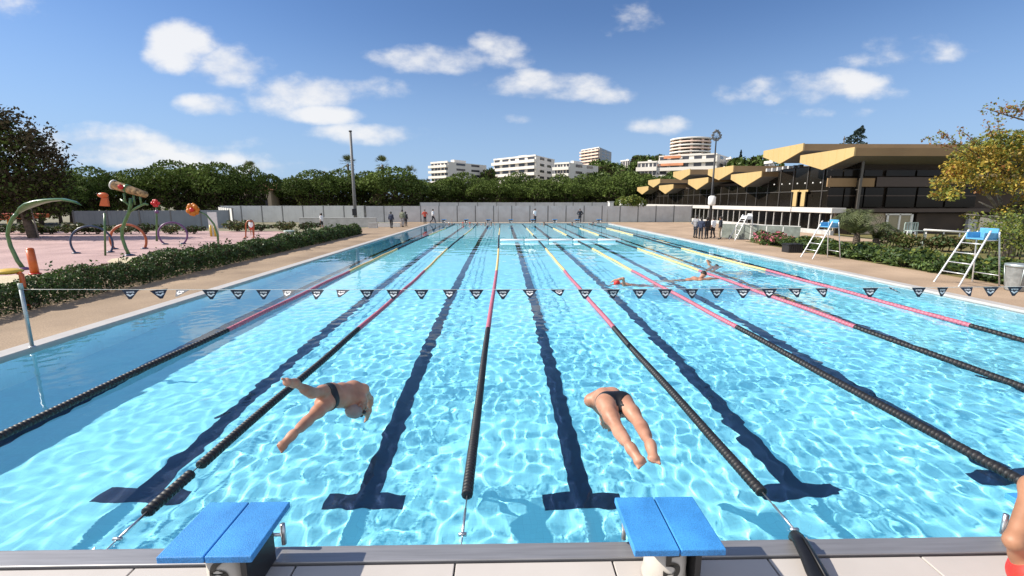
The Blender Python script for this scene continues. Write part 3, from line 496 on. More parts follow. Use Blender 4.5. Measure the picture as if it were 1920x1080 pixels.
# large dark tree at the left edge
def limbed(name, label, base, limbs, m_tr, rad):
    r = thing(name, label, 'tree', base); g = MB()
    for pts, r0, r1 in limbs: n = len(pts); g.tube(pts, [r0 + (r1 - r0) * i / (n - 1) for i in range(n)], 8)
    g.build('trunk', m_tr, r); return r
rb = random.Random(4)
b = at(62, 452, 0); b = PD(62, 440, 33); base = Vector((b.x, b.y, 0))
limbs = [([(0, 0, -.2), (-.5, .2, 1.6), (-1.0, .3, 3.0), (-1.3, .3, 4.6)], .28, .12)]
for i in range(9): a = i * .75; limbs.append(([(-.9, .3, 2.4 + .15 * i), (-1 + 1.3 * math.cos(a), .3 + 1.3 * math.sin(a), 3.8 + .2 * i), (-1 + 3 * math.cos(a), .3 + 3 * math.sin(a), 4.8 + .25 * i)], .12, .03))
lt = limbed('broadleaf_tree', 'big dark leaved tree at the left edge beyond the splash pad', base, limbs, 'bark', 0)
lumps = [((-1.6, 0, 5.6), 2.2), ((-2.6, .5, 6.8), 1.5), ((.3, 0, 5.6), 1.5), ((1.5, .2, 4.6), 1.3), ((-.2, -.5, 3.8), 1.9), ((1.0, 0, 3.2), 1.5), ((-2.4, 0, 3.6), 2.0), ((-3.6, .4, 5), 1.8), ((-1.2, .2, 7.3), 1.0), ((2.0, .3, 3.7), .9), ((-4.5, 0, 3.6), 1.8), ((.6, .3, 6.5), .8), ((-2.2, .4, 1.9), 1.5), ((.2, .5, 1.8), 1.3), ((-4, .4, 2), 1.6), ((1.5, .5, 2.3), 1.1)]
crown_mesh('crown', rs, 15000, lumps, .95, .125, ['leaf_dark', 'leaf_pine'], lambda p, g: (g.random(len(p)) < .45).astype(int), lt, .45)
pp = []
for i in range(90): a = rs.uniform(-.9, 3.6); c0 = np.array([-1 + 3.6 * math.cos(a) * rs.uniform(.8, 1.05), rs.uniform(-1, 1), 5 + 3.2 * math.sin(a) * rs.uniform(.8, 1.1)]); pp.append(c0 + rs.normal(size=(26, 3)) * .28)
pp = np.concatenate(pp); v_, f_ = leaf_cloud(pp, rs.uniform(.08, .16, len(pp)), rs); npmesh('outer_sprays', v_, f_, ['leaf_dark'], lt, False)
MB().tube([(.75, -.4, 0), (.35, -.2, 2.3)], .045, 8).build('stake', 'bark_pale', lt)
lt2 = copy_tree(lt); lt2.location += Vector((-8.5, -7, 0)); lt2.rotation_euler.z = 2; lt2['label'] = 'second big dark tree outside the left edge, shading the splash pad'
# autumn tree at the right edge
b = PD(1893, 470, 19); base = Vector((b.x, b.y, 0)); limbs = [([(0, 0, -.1), (-.1, 0, 1.1), (-.3, .1, 2.0)], .2, .14)]
for (dx, dy, dz) in ((-1.9, -.2, 2.5), (-2.4, .3, 3.6), (-1.4, .6, 4.2), (-.4, -.6, 4.5), (.8, .3, 4.6), (1.7, -.2, 4.0), (-2.7, -.6, 2.0), (1.8, .5, 2.8), (-.9, -1.0, 3.2)):
    limbs.append(([(-.25, .1, 1.7), (dx * .45 - .2, dy * .5, 1.7 + (dz - 1.7) * .6), (dx, dy, dz)], .085, .02))
rt = limbed('autumn_tree', 'spreading tree with yellow and orange leaves in front of the hall', base, limbs, 'bark_pale', 0)
lumps = [((-2.0, 0, 4.3), .95), ((-1.2, .1, 4.75), .95), ((-2.6, 0, 3.8), .7), ((-1.9, 0, 3.6), 1.05), ((-2.7, .2, 3.2), .8), ((-.7, 0, 4.35), 1.05), ((.5, 0, 4.6), 1.1), ((1.6, .2, 4.2), 1.1), ((-1.3, -.4, 3.0), .85), ((.2, -.3, 3.6), 1.0), ((1.3, 0, 2.9), 1.0), ((-3.1, 0, 2.7), .55), ((-.3, -.2, 4.95), .6), ((-.2, -.8, 2.5), .7), ((-1.0, -.6, 2.1), .5), ((.6, -.9, 1.6), .6), ((.3, -.5, 2.2), .55), ((-2.1, -.2, 1.9), .35), ((1.2, -.4, 1.6), .7)]
def autumn(p, g):
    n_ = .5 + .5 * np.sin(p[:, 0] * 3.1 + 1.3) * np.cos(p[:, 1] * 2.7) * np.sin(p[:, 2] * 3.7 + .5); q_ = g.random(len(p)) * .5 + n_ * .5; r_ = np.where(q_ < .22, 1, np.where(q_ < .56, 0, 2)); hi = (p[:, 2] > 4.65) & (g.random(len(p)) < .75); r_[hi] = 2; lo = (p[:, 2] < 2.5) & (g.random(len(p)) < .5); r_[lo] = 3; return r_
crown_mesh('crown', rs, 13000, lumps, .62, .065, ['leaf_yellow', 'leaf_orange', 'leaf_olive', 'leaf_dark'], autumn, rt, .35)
tw_ = MB(); pts = []
for px, py in ((1735, 258), (1765, 250), (1800, 242), (1850, 228), (1870, 224), (1768, 252)):
    e = PD(px, py, 18.6) - base; tw_.tube([e, (e * .6 + Vector((-.3, 0, 1.5))), (-.5, 0, 3.4)], [.006, .014, .03], 5); c0 = np.array(e)
    for k in range(5): pts.append(c0 + (np.array([-.5, 0, 3.4]) - c0) * .06 * k + rs.normal(size=(14, 3)) * .07)
up = [PD(1990, 262, 17.5) - base, PD(1930, 228, 17.5) - base, PD(1880, 214, 17.5) - base, PD(1842, 201, 17.5) - base]; tw_.tube([Vector((.6, 0, 3.5))] + up, [.05, .035, .03, .02, .008], 6)
for px, py, n_ in ((1845, 203, 26), (1862, 204, 26), (1880, 205, 40), (1898, 202, 50), (1912, 206, 50), (1890, 212, 40), (1925, 200, 50), (1910, 215, 30)): pts.append(np.array(PD(px, py, 17.5) - base) + rs.normal(size=(n_, 3)) * .11)
tw_.build('twigs', 'bark', rt); pts = np.concatenate(pts); v_, f_ = leaf_cloud(pts, rs.uniform(.03, .07, len(pts)), rs); npmesh('outer_leaves', v_, f_, ['leaf_olive', 'leaf_orange'], rt, False, rs.integers(0, 2, len(pts)))
# ---------------------------------------------------------------- lane ropes
def poly_at(pts, s_):
    """point at distance s_ along a polyline"""
    for a, b in zip(pts, pts[1:]):
        L = (b - a).length
        if s_ <= L: return a + (b - a) * (s_ / L)
        s_ -= L
    return pts[-1]
def smooth_path(pts, z, r=.05):
    ys_ = [p.y for p in pts]; xs_ = [p.x for p in pts]; out = []
    y = ys_[0]
    while y < ys_[-1]:
        wd = .8 + .12 * y; ks = [y + wd * t_ for t_ in (-1, -.5, 0, .5, 1)]; out.append(Vector((sum(float(np.interp(k, ys_, xs_)) for k in ks) / 5, y, z))); y += .4
    return out
def floats(path, y0, y1, r):
    """ribbed string of float discs"""
    ys_ = [p.y for p in path]; xs_ = [p.x for p in path]; pts = []; rad = []; y = y0
    while y < y1:
        st = max(.05, .011 * (y + 2.5)); st = min(st, .5); x = float(np.interp(y, ys_, xs_)); z = .035 + .008 * math.sin(y * 1.7 + x)
        for f, q in ((.02, .70), (.12, 1), (.72, 1), (.84, .70)) if st < .4 else ((0, .95), (.9, .95)): pts.append(Vector((x + (float(np.interp(y + st, ys_, xs_)) - x) * f, min(y + st * f, y1), z))); rad.append(r * q)
        y += st
    return MB().tube(pts, rad, 10 if y0 < 8 else 6)
RP = [(-5, [(0, 815), (405, 629), (646, 513), (737, 470), (796, 444)]), (-2.5, [(285, 950), (393, 856), (671, 618), (793, 512), (834, 470), (866, 444)]), (0, [(873, 950), (914, 620), (931, 512), (935, 470), (935, 445)]),
      (2.5, [(1455, 950), (1160, 625), (1062, 512), (1027, 470), (1004, 445)]), (5, [(1920, 905), (1395, 620), (1197, 514), (1122, 472), (1071, 445)]), (7.5, [(1920, 727), (1590, 607), (1325, 512), (1208, 470), (1135, 445)]), (10, [(1920, 640), (1812, 608), (1440, 507), (1303, 473), (1201, 444)])]
WHICH = ['leftmost lane rope, beside the shaded outer lane', 'lane rope with a gap by the diving man', 'lane rope running straight between the two blocks', 'lane rope right of the diving woman, ending at the black sleeve', 'lane rope crossing behind the seated swimmer at the right edge', 'second lane rope from the right side of the pool', 'lane rope nearest the right pool wall']
ROPEX = {}
for (k, px), lab in zip(RP, WHICH):
    near = k if abs(k) > 4.5 else at(*px[0], .04).x
    pts = [Vector((near if abs(k) < 4.5 else k, .02, .03))] + [at(a, b, .04) for a, b in px]; pts += [Vector((k + .08, 41, .03)), Vector((k, 49.9, .03))]
    pts = [p for i, p in enumerate(pts) if i == 0 or p.y > pts[i - 1].y + .05]; path = smooth_path(pts, .03); ROPEX[k] = path[0].x
    r = thing('lane_rope', 'black, pink and yellow ' + lab, 'lane rope', (path[0].x, 0, .03), group='lane ropes across the pool'); O = r.location
    def seg(name, m, a, b, lab_=None):
        g = floats(path, a, b, .050); g.v = [tuple(Vector(p) - O) for p in g.v]; o_ = g.build(name, m, r)
        if lab_: o_['label'] = lab_
    ya = .78
    if k == -2.5: seg('black_floats', 'black_plastic', .62, 1.16, 'short loose run of black floats'); ya = 1.30
    seg('black_floats', 'black_plastic', ya, 6.1); seg('pink_floats', 'pink_plastic', 6.1, 13.8); seg('yellow_floats', 'yellow_plastic', 13.8, 21.8); seg('black_floats', 'black_plastic', 21.8, 31.8); seg('yellow_floats', 'yellow_plastic', 31.8, 41); seg('black_floats', 'black_plastic', 41, 49.6)
    g = MB(O); x0 = path[0].x; g.tube([(x0, .014, .0), (x0, .3, .02), (x0, .85, .035)] + ([(x0, 1.4, .035)] if k == -2.5 else []), .006, 6).tube([(x0, .33, .02), (x0, .62, .03)], .011, 6); g.tube([(x0 - .03, .33, .022), (x0 + .03, .33, .022)], .016, 8); g.build('cable', 'steel', r)
    if k in (-2.5, 2.5): MB(O).add([(x0 - .11, .0135, .02), (x0 + .05, .0135, .02), (x0 - .02, .17, .09), (x0 - .11, .018, .02), (x0 + .05, .018, .02), (x0 - .02, .175, .085)], [(0, 1, 2), (3, 5, 4), (0, 3, 4, 1), (1, 4, 5, 2), (2, 5, 3, 0)]).build('anchor_plate', 'galv', r)
# ---------------------------------------------------------------- starting blocks
def starting_block(num):
    r = thing('starting_block', 'x', 'starting block', group='starting blocks along the pool ends'); W_ = .262; y0, y1 = -.515, -.03; zt = .57 - ZE
    for s_ in (-1, 1):
        g = MB(); x0, x1 = (-W_, -.004) if s_ < 0 else (.004, W_); g.bb(x0, x1, y0, y1, zt - .042, zt); g.build('board', 'block_blue', r, bevel=.006)
    MB().bb(-.2, .2, y0 + .05, y1 - .05, zt - .08, zt - .044).build('carrier', 'dark', r)
    ped = MB().lathe([(.138, -.005), (.135, .03), (.127, .07), (.125, zt - .078), (.1, zt - .076)], (0, -.29, 0), 28).build('pedestal', 'pedestal', r)
    if num:
        vs, fs = text_geo(num, .24); g = MB(); R_ = .131; cz = (zt - .08) * .5 + .03
        def wr(x, y, d): a = x / R_; return (math.sin(a) * (R_ + d), -.29 - math.cos(a) * (R_ + d), cz + y)
        g.add([wr(x, y, .002) for x, y, z in vs], fs); g.build('number', 'number_black', ped)
    g = MB(); g.bb(.135, .17, -.42, -.10, .0, zt - .08); g.build('side_plate', 'dark', r)
    for s_ in (-1, 1):
        g = MB(); z = zt - .27; g.tube([(s_ * .02, .0, z), (s_ * .165, .0, z)], .012, 10); g.tube([(s_ * .02, .0, z), (s_ * .02, -.16, z)], .012, 10); g.tube([(s_ * .18, .0, z - .07), (s_ * .18, .0, z + .08)], .017, 12); g.build('grip_handle', 'steel', r)
    return r
def relabel(o, lab): o['label'] = lab; return o
b6 = starting_block('6'); b6.location = (-1.33, 0, ZE); relabel(b6, 'blue topped starting block with the number 6, behind the diving man')
b5 = starting_block('5'); b5.location = (1.34, 0, ZE); relabel(b5, 'blue topped starting block with the number 5, behind the diving woman')
b4 = starting_block('4'); b4.location = (4.0, 0, ZE); relabel(b4, 'starting block under the swimmer seated at the right edge')
b7 = starting_block('7'); b7.location = (-4.0, 0, ZE); relabel(b7, 'starting block just outside the left edge that shades the steel lip')
fb = starting_block('')
for k in range(8):
    o = fb if k == 0 else copy_tree(fb); o.location = (-6.25 + 2.5 * k, Y1 + .02, .13); o.rotation_euler.z = math.pi; relabel(o, 'small far starting block at the %s lane of the pool end' % ['outer left', 'second left', 'third left', 'inner left', 'inner right', 'third right', 'second right', 'outer right'][k])
# black rubber sleeve over the lip
a = at(1492, 1008, ZE + .04); b = at(1530, 1078, ZE + .02); d = b - a
sl = thing('rope_sleeve', 'long black rubber sleeve lying over the steel lip at the rope end', 'sleeve', (a.x, a.y, ZE)); O = sl.location
MB(O).tube([a + d * t_ + Vector((0, 0, zz)) for t_, zz in ((-.10, -.03), (0, .015), (.25, .03), (.6, .03), (1.0, .02), (1.5, .02), (1.9, .01))], [.035, .045, .05, .055, .066, .072, .05], 14, flat=[(1, .8), (1, .75), (1, .7), (1, .6), (1, .5), (1, .45), (1, .4)]).build('sleeve', 'rubber', sl)
MB(O).tube([a + d * .2 + Vector((.01, 0, .072)), a + d * .6 + Vector((.015, 0, .068)), a + d * 1.4 + Vector((.02, 0, .056))], .007, 6).build('rib', 'dark', sl)
# ---------------------------------------------------------------- backstroke flags
zf = 1.06; fy = at(62, 650, .06).y; lp = PD(38, 526, fy - CAM.y)
pole = thing('flag_pole', 'short leaning grey metal pole on the left pool edge holding the flag line', 'pole', (at(62, 650, .056).x, fy, .056)); O = pole.location
MB(O).tube([(O.x, fy, .056), (O.x, fy, zf + .06)], .028, 12).build('shaft', 'galv', pole); MB(O).tube([(O.x, fy, zf + .0), (O.x, fy, zf + .10)], .034, 12).build('cap', 'bin_green', pole); MB(O).lathe([(.05, 0), (.05, .012), (.03, .02)], O, 14).build('foot', 'steel', pole)
pole2 = copy_tree(pole); pole2.location = (XR + .12, fy, .056); pole2['label'] = 'matching grey flag pole on the right pool edge, outside the picture'; pole2['group'] = pole['group'] = 'flag line poles'
fl = thing('flag_line', 'line of small dark triangular flags strung across the near end of the pool', 'flag line', (O.x, fy, zf)); O = fl.location
MB(O).tube([(O.x + (XR + .12 - O.x) * t_, fy, zf - .035 * math.sin(3.1416 * t_) ) for t_ in [i / 30 for i in range(31)]], .004, 5).build('line', 'cord', fl)
fx = [245, 298, 343, 395, 446, 494, 542, 595, 643, 688, 738, 790, 843, 893, 943, 993, 1046, 1097, 1150, 1199, 1247, 1297, 1344, 1393, 1442, 1490, 1540, 1631, 1667, 1722, 1767, 1811, 1857, 1902]
tilt = {245: .35, 298: .5, 343: 1.0, 542: .75, 595: .35, 643: .9, 993: .75, 1046: 1.05, 1667: 1.15, 1811: .5, 1490: .55, 1540: .5}
tx, tf = text_geo('arena', .052); rg = random.Random(8)
logo_v = [(x, y) for x, y, z in tx]; dv = [(-.058, -.022), (0, -.062), (.058, -.022), (.035, -.008), (0, -.032), (-.035, -.008)]
for i, px in enumerate(fx):
    x = PD(px, 545, fy - CAM.y).x; t_ = (x - O.x) / (XR + .12 - O.x); z = zf - .035 * math.sin(3.1416 * t_); an = tilt.get(px, rg.uniform(0, .25)); yw = rg.uniform(-.25, .25) if px not in (1667, 298) else .9
    q = Matrix.Rotation(yw, 3, 'Z') @ Matrix.Rotation(-an, 3, 'X'); c = Vector((x, fy, z)); hw, hh = .128, .165
    g = MB(O); fr = [Vector((-hw, 0, 0)), Vector((hw, 0, 0)), Vector((.02, 0, -hh)), Vector((-.02, 0, -hh))]; bk = [p + Vector((0, .003, 0)) for p in fr]
    g.add([c + q @ p for p in fr + bk], [(0, 3, 2, 1), (4, 5, 6, 7), (0, 1, 5, 4), (1, 2, 6, 5), (2, 3, 7, 6), (3, 0, 4, 7)]); f_ = g.build('flag', 'navy', fl)
    g = MB(O); nv = len(logo_v); g.add([c + q @ Vector((xx, -.0025, yy - .042)) for xx, yy in logo_v], tf); g.add([c + q @ Vector((xx, -.0025, yy - .062)) for xx, yy in dv], [(0, 1, 4, 5), (1, 2, 3, 4)])
    g.build('logo', 'logo_white', f_)
# floating white boom across three lanes
a = at(938, 455, .05); b = at(1166, 452, .05); b.y = a.y = 26.6; b.x = PD(1166, 452, 26.6 - CAM.y).x
bmx = thing('floating_boom', 'white floating boom lying across the lanes at mid pool', 'boom', (a.x, a.y, 0)); O = bmx.location; nseg = 5
for i in range(nseg): p0 = a + (b - a) * (i / nseg); p1 = a + (b - a) * ((i + .96) / nseg); MB(O).tube([p0 + Vector((0, 0, .04)), p0 + Vector((.05, 0, .04)), p1 - Vector((.05, 0, -.04)), p1 + Vector((0, 0, .04))], [.05, .09, .09, .05], 12).build('segment', 'white_plastic', bmx)
# ---------------------------------------------------------------- lifeguard chairs
def guard_chair(seat_m):
    r = thing('lifeguard_chair', 'x', 'lifeguard chair', group='lifeguard chairs on the right deck'); wy = .40; H = 1.62
    for s_ in (-1, 1): MB().tube([(-.62, s_ * wy * 1.0, .0), (-.60, s_ * wy, .02), (.12, s_ * wy * .8, H - .02), (.14, s_ * wy * .8, H)], .026, 10).build('ladder_rail', 'alu', r)
    for i in range(4): t_ = (.22, .40, .58, .76)[i]; x = -.6 + .72 * t_; h = wy * (1 - .2 * t_); MB().tube([(x, -h, H * t_), (x, h, H * t_)], .016, 8).build('rung', 'alu', r)
    for s_ in (-1, 1): MB().tube([(.62, s_ * wy, 0), (.60, s_ * wy, .02), (.40, s_ * wy * .8, H - .12), (.40, s_ * wy * .8, H - .03)], .02, 10).build('rear_leg', 'alu', r)
    MB().tube([(.56, -wy, .32), (.56, wy, .32)], .014, 8).build('brace', 'alu', r)
    for s_ in (-1, 1): MB().tube([(.02, s_ * wy * .82, H - .28), (.43, s_ * wy * .82, H - .28)], .016, 8).build('side_rail', 'alu', r)
    st_ = MB(); st_.bb(.0, .42, -.27, .27, H - .27, H - .23).bb(.40, .45, -.27, .27, H - .23, H + .06).bb(.0, .4, -.27, -.23, H - .23, H - .06).bb(.0, .4, .23, .27, H - .23, H - .06); st_.build('seat', seat_m, r, bevel=.015)
    return r
c1 = guard_chair('seat_blue'); f1 = (at(1760, 529) + at(1787, 537)) / 2; c1.location = (f1.x + .62, f1.y, ZD); relabel(c1, 'near lifeguard chair with blue seat, beside the wrapped bin')
c2 = copy_tree(c1); f2 = (at(1504, 482) + at(1520, 486)) / 2; c2.location = (f2.x + .62, f2.y, ZD); relabel(c2, 'middle lifeguard chair with blue seat, in front of the feathery palm')
c3 = guard_chair('white_plastic'); f3 = at(1372, 450); c3.location = (f3.x + .62, f3.y, ZD); relabel(c3, 'far lifeguard chair with white seat, beside the standing group')
mm('screen_glass', (.17, .19, .17), .25, var=.3, scale=3)
# ---------------------------------------------------------------- right side: bin, crate, garden
def bin_(label, p, h, m_body, m_bag, rad=.24):
    r = thing('litter_bin', label, 'bin', p, group='bag lined bins'); MB().lathe([(rad * .72, 0), (rad * .8, .05), (rad, h - .06), (rad * 1.04, h - .04), (rad * 1.04, h), (rad * .9, h), (rad * .85, h - .1), (.02, h - .12)], n=22).build('bag', m_bag, r)
    g = MB(); g.lathe([(rad * 1.06, h - .05), (rad * 1.12, h - .03), (rad * 1.12, h + .03), (rad * 1.0, h + .04)], n=22).build('rim', m_body, r)
    for a in (0, 2.1, 4.2): g = MB(); g.tube([(rad * .78 * math.cos(a), rad * .78 * math.sin(a), 0), (rad * 1.12 * math.cos(a), rad * 1.12 * math.sin(a), h)], .012, 6).build('stay', m_body, r)
    return r
q = at(1903, 545); bin_('litter bin wrapped in a clear grey bag at the right edge', (q.x, q.y, ZD), .72, 'galv', 'bag', .27)
q = at(544, 459); bin_('small pale litter bin standing at the hedge on the left deck', (q.x, q.y, ZD), .78, 'bin_green', 'grey_white', .26)
q = at(1484, 473); cr = thing('crate', 'black slatted crate at the planting by the middle lifeguard chair', 'crate', (q.x, q.y, ZD)); g = MB()
for i in range(6): g.bb(-.32 + .11 * i, -.25 + .11 * i, -.3, .3, 0, .42 + .02 * (i % 2))
g.bb(-.33, .37, -.28, .28, .02, .38); g.build('body', 'dark', cr); MB().bb(-.36, .40, -.33, .33, .36, .40).build('rim', 'rubber', cr)
ws0 = PD(1352, 446, 31.5); ws = thing('wind_screen', 'low grey glazed wind screen behind the white lifeguard chair', 'screen', (ws0.x, ws0.y, ZD)); O = ws.location; ws1 = PD(1500, 446, 27.5)
dd = (ws1 - ws0); dd.z = 0; n_ = 5
for i in range(n_):
    a = ws0.xy.to_3d() + dd * (i / n_); b = ws0.xy.to_3d() + dd * ((i + .97) / n_); rz = math.atan2(dd.y, dd.x); h = .92; p_ = MB(O).box((a + b) / 2 + Vector((0, 0, ZD + h / 2 + .05)), ((b - a).length, .03, h), rz).build('pane', 'screen_glass', ws)
    MB(O).box((a + b) / 2 + Vector((0, 0, ZD + h + .07)), ((b - a).length, .05, .04), rz).build('rail', 'grey_white', ws); MB(O).box(a + Vector((0, 0, ZD + h / 2)), (.06, .06, h), rz).build('post', 'grey_white', ws)
# shrubs along the right deck
def shrub_proto(label, m, grp, sz=.07, n=520):
    r = thing('shrub', label, 'shrub', group=grp); lumps = [((rs.uniform(-.3, .3), rs.uniform(-.3, .3), rs.uniform(.12, .42)), rs.uniform(.16, .28)) for _ in range(8)]
    crown_mesh('foliage', rs, n, lumps, .9, sz, m, lambda p, g: g.integers(0, len(m), len(p)), r, .4); g = MB()
    for i in range(4): a = i * 1.6; g.tube([(0, 0, 0), (.12 * math.cos(a), .12 * math.sin(a), .2), (.26 * math.cos(a), .26 * math.sin(a), .42)], [.014, .01, .005], 5)
    g.build('stems', 'bark', r); return r
SG = 'shrubs planted along the right deck'; sp_ = [shrub_proto('leafy green shrub', ['leaf_bush', 'leaf_hedge'], SG), shrub_proto('leafy green shrub', ['leaf_bush', 'leaf_olive', 'leaf_hedge'], SG), shrub_proto('green shrub with pink flowers', ['leaf_bush', 'leaf_hedge', 'leaf_bush', 'flower_pink'], SG)]
k = 0; y = 7.2; used = set(); SL = {}
while y < 25.4:
    for row in range(2):
        x = 15.75 + .62 * row + rs.uniform(-.15, .15); yy_ = y + rs.uniform(-.25, .25); v_ = 2 if y > 22 else k % 2; o = copy_tree(sp_[v_]) if v_ in used else sp_[v_]; used.add(v_); o.location = (x, yy_, .03); o.rotation_euler.z = k * 1.3; s_ = rs.uniform(.85, 1.25) * (1.15 if row else .95); o.scale = (s_ * 1.2, s_ * 1.2, s_)
        pl = 'beside the wrapped bin' if y < 9.3 else 'behind the near lifeguard chair' if y < 12.5 else 'between near and middle lifeguard chairs' if y < 15.4 else 'behind the middle lifeguard chair' if y < 18.5 else 'next to the black crate' if y < 21.5 else 'near the wind screen'
        lab = ('pink flowered' if v_ == 2 else ['green leafy', 'yellowish green'][v_]) + ' shrub in the ' + ('deck edge row ' if row == 0 else 'second row ') + pl; o['label'] = lab; k += 1
    y += .82
# mounded brown and green bushes on the lawn
def mound(name, label, px, py, wpx, hpx, m, sz, n, D=None):
    b = at(px, py, .03) if D is None else PD(px, py, D); D = b.y - CAM.y; s_ = 874 / D; wd = wpx / s_ / 2; hh = hpx / s_; r = thing(name, label, 'bush', (b.x, b.y, .03)); L_ = []
    for i in range(9): x = rs.uniform(-.8, .8) * wd; L_.append(((x, rs.uniform(-.4, .4) * wd * .7, hh * rs.uniform(.35, .6)), hh * rs.uniform(.35, .5)))
    crown_mesh('foliage', rs, n, L_, .9, sz, m, lambda p, g: g.integers(0, len(m), len(p)), r, .5); g = MB()
    for i in range(5): g.tube([(wd * (-.6 + .3 * i), 0, 0), (wd * (-.6 + .3 * i) + .1, .05, hh * .6)], [.03, .012], 5)
    g.build('stems', 'bark', r); return r
mound('bush', 'low russet hedge bush on the lawn before the white framed window', 1720, 470, 90, 36, ['leaf_brown', 'leaf_bush'], .07, 2200); mound('bush', 'green brown hedge bush left of the near lifeguard ladder', 1778, 472, 80, 34, ['leaf_brown', 'leaf_hedge'], .07, 2000)
mound('bush', 'dark rounded bush between the palm and the russet hedge', 1668, 462, 40, 34, ['leaf_hedge', 'leaf_dark'], .07, 1100); mound('bush', 'dense dark bush under the autumn tree behind the blue seat', 1880, 480, 95, 62, ['leaf_hedge', 'leaf_dark', 'leaf_bush'], .07, 2600); mound('bush', 'tall pale green bush at the right edge under the autumn tree', 1898, 494, 80, 112, ['leaf_bush', 'leaf_olive'], .055, 2600, 17.4)
mound('bush', 'grey stony looking low bush on a round bed behind the ladder', 1842, 474, 40, 18, ['leaf_olive', 'leaf_brown'], .05, 700)
def feather_palm(name, label, px, pyb, pyt, wpx, nf=34, D=None):
    b = at(px, pyb, .03); D = b.y - CAM.y; s_ = 874 / D; hh = (pyb - pyt) / s_; wd = wpx / s_ / 2; r = thing(name, label, 'palm', (b.x, b.y, .03)); rg = random.Random(px); MB().tube([(0, 0, 0), (.03, 0, hh * .2), (0, 0, hh * .42)], [.2, .17, .12], 10).build('trunk', 'bark', r)
    g = MB()
    for i in range(nf):
        a = rg.uniform(0, 6.28); e = rg.uniform(.1, 1.25); L_ = wd * rg.uniform(.9, 1.25); up = hh * (.1 + .62 * math.sin(e)); pts = [Vector((0, 0, hh * .4))]
        for j in range(1, 8): t_ = j / 7; pts.append(Vector((math.cos(a) * L_ * t_ * math.cos(e * .8), math.sin(a) * L_ * t_ * math.cos(e * .8), hh * .4 + up * math.sin(min(2.4, t_ * 2.3)) * .95)))
        g.tube(pts, [.014] * 4 + [.008] * 4, 4)
        for j in range(1, 8):
            for kk in (0, .5):
                p = pts[j - 1].lerp(pts[j], kk); d = (pts[j] - pts[j - 1]).normalized(); sd = d.cross(Vector((0, 0, 1))).normalized()
                for s2 in (-1, 1): e_ = p + (sd * s2 * .8 + d * .6 + Vector((0, 0, -.25))) * wd * .28; g.add([p, p.lerp(e_, .5) + d * .022, e_, p.lerp(e_, .5) - d * .022], [(0, 1, 2, 3)])
    g.build('fronds', 'leaf_palm', r); return r
feather_palm('feather_palm', 'feathery grey green palm behind the middle lifeguard chair', 1603, 466, 394, 104, 40); feather_palm('feather_palm', 'small dark drooping palm right of the feathery palm', 1640, 466, 418, 62, 24)
# white garden furniture by the hall
D_ = 26
def G(px, py): return PD(px, py, D_)
gc = thing('garden_chair', 'pale green slatted garden chair before the white framed window', 'chair', (G(1717, 440).x, G(1717, 440).y, 0)); O = gc.location; x0, x1 = G(1705, 430).x, G(1729, 430).x; zt, zs = G(1717, 419).z, G(1717, 432).z
for i in range(6): x = x0 + (x1 - x0) * i / 5; MB(O).bb(x - .03, x + .03, O.y + .3, O.y + .34, zs, zt).build('slat', 'bin_green', gc)
MB(O).bb(x0, x1, O.y + .29, O.y + .35, zt, zt + .05).build('top_rail', 'bin_green', gc); MB(O).bb(x0, x1, O.y - .2, O.y + .3, zs - .04, zs).build('seat', 'bin_green', gc)
for x in (x0, x1):
    for y_ in (-.18, .3): MB(O).bb(x - .025, x + .025, O.y + y_ - .025, O.y + y_ + .025, 0, zs - .04).build('leg', 'bin_green', gc)
rl = thing('railing', 'long white rail and table edge on posts above the russet hedge', 'railing', (G(1735, 436).x, G(1735, 436).y, 0)); O = rl.location; MB(O).tube([G(1733, 431), G(1838, 437)], .06, 8).build('rail', 'white', rl)
for px in (1737, 1770, 1800, 1834): MB(O).tube([(G(px, 436).x, O.y, 0), G(px, 434)], .03, 8).build('post', 'white', rl)
gc2 = thing('garden_chair', 'small white garden chair at the end of the white rail', 'chair', (G(1741, 438).x, O.y + .8, 0)); O2 = gc2.location; xa, xb = G(1734, 430).x, G(1749, 430).x
MB(O2).bb(xa, xb, O2.y - .2, O2.y + .3, .40, .44).build('seat', 'white_plastic', gc2); MB(O2).bb(xa, xb, O2.y + .28, O2.y + .32, .74, .84).build('backrest', 'white_plastic', gc2)
for x in (xa, xb):
    MB(O2).bb(x - .02, x + .02, O2.y + .28, O2.y + .32, 0, .84).build('leg', 'white_plastic', gc2); MB(O2).bb(x - .02, x + .02, O2.y - .2, O2.y - .16, 0, .40).build('leg', 'white_plastic', gc2)
# ---------------------------------------------------------------- masts
q = at(667, 417, 0); q = PD(667, 414, 52); mast = thing('mast', 'tall plain dark mast behind the left hedge, standing before the hoarding', 'mast', (q.x, q.y, 0)); zt = PD(657, 247, 52).z
MB().tube([(0, 0, 0), (0, 0, zt * .45), (0, 0, zt)], [.2, .16, .13], 12).build('shaft', 'post_grey', mast); MB().tube([(0, 0, zt), (0, 0, zt + .12)], .17, 12).build('cap', 'dark', mast); MB().bb(-.22, .22, -.34, -.18, 1.0, 1.7).build('control_box', 'dark', mast)
q = PD(1331, 416, 40); lm = thing('lamp_mast', 'tall thin lamp mast with a round cluster head, behind the standing group', 'lamp post', (q.x, q.y, 0)); zt = PD(1342, 262, 40).z
MB().tube([(0, 0, 0), (0, 0, 2.6), (0, 0, zt)], [.13, .10, .05], 10).build('shaft', 'dark', lm); zb = PD(1333, 376, 40).z; MB().lathe([(.20, zb - .42), (.30, zb - .3), (.30, zb + .3), (.15, zb + .4)], (-.05, -.2, 0), 14).build('loudspeaker', 'white', lm)
hd = MB()
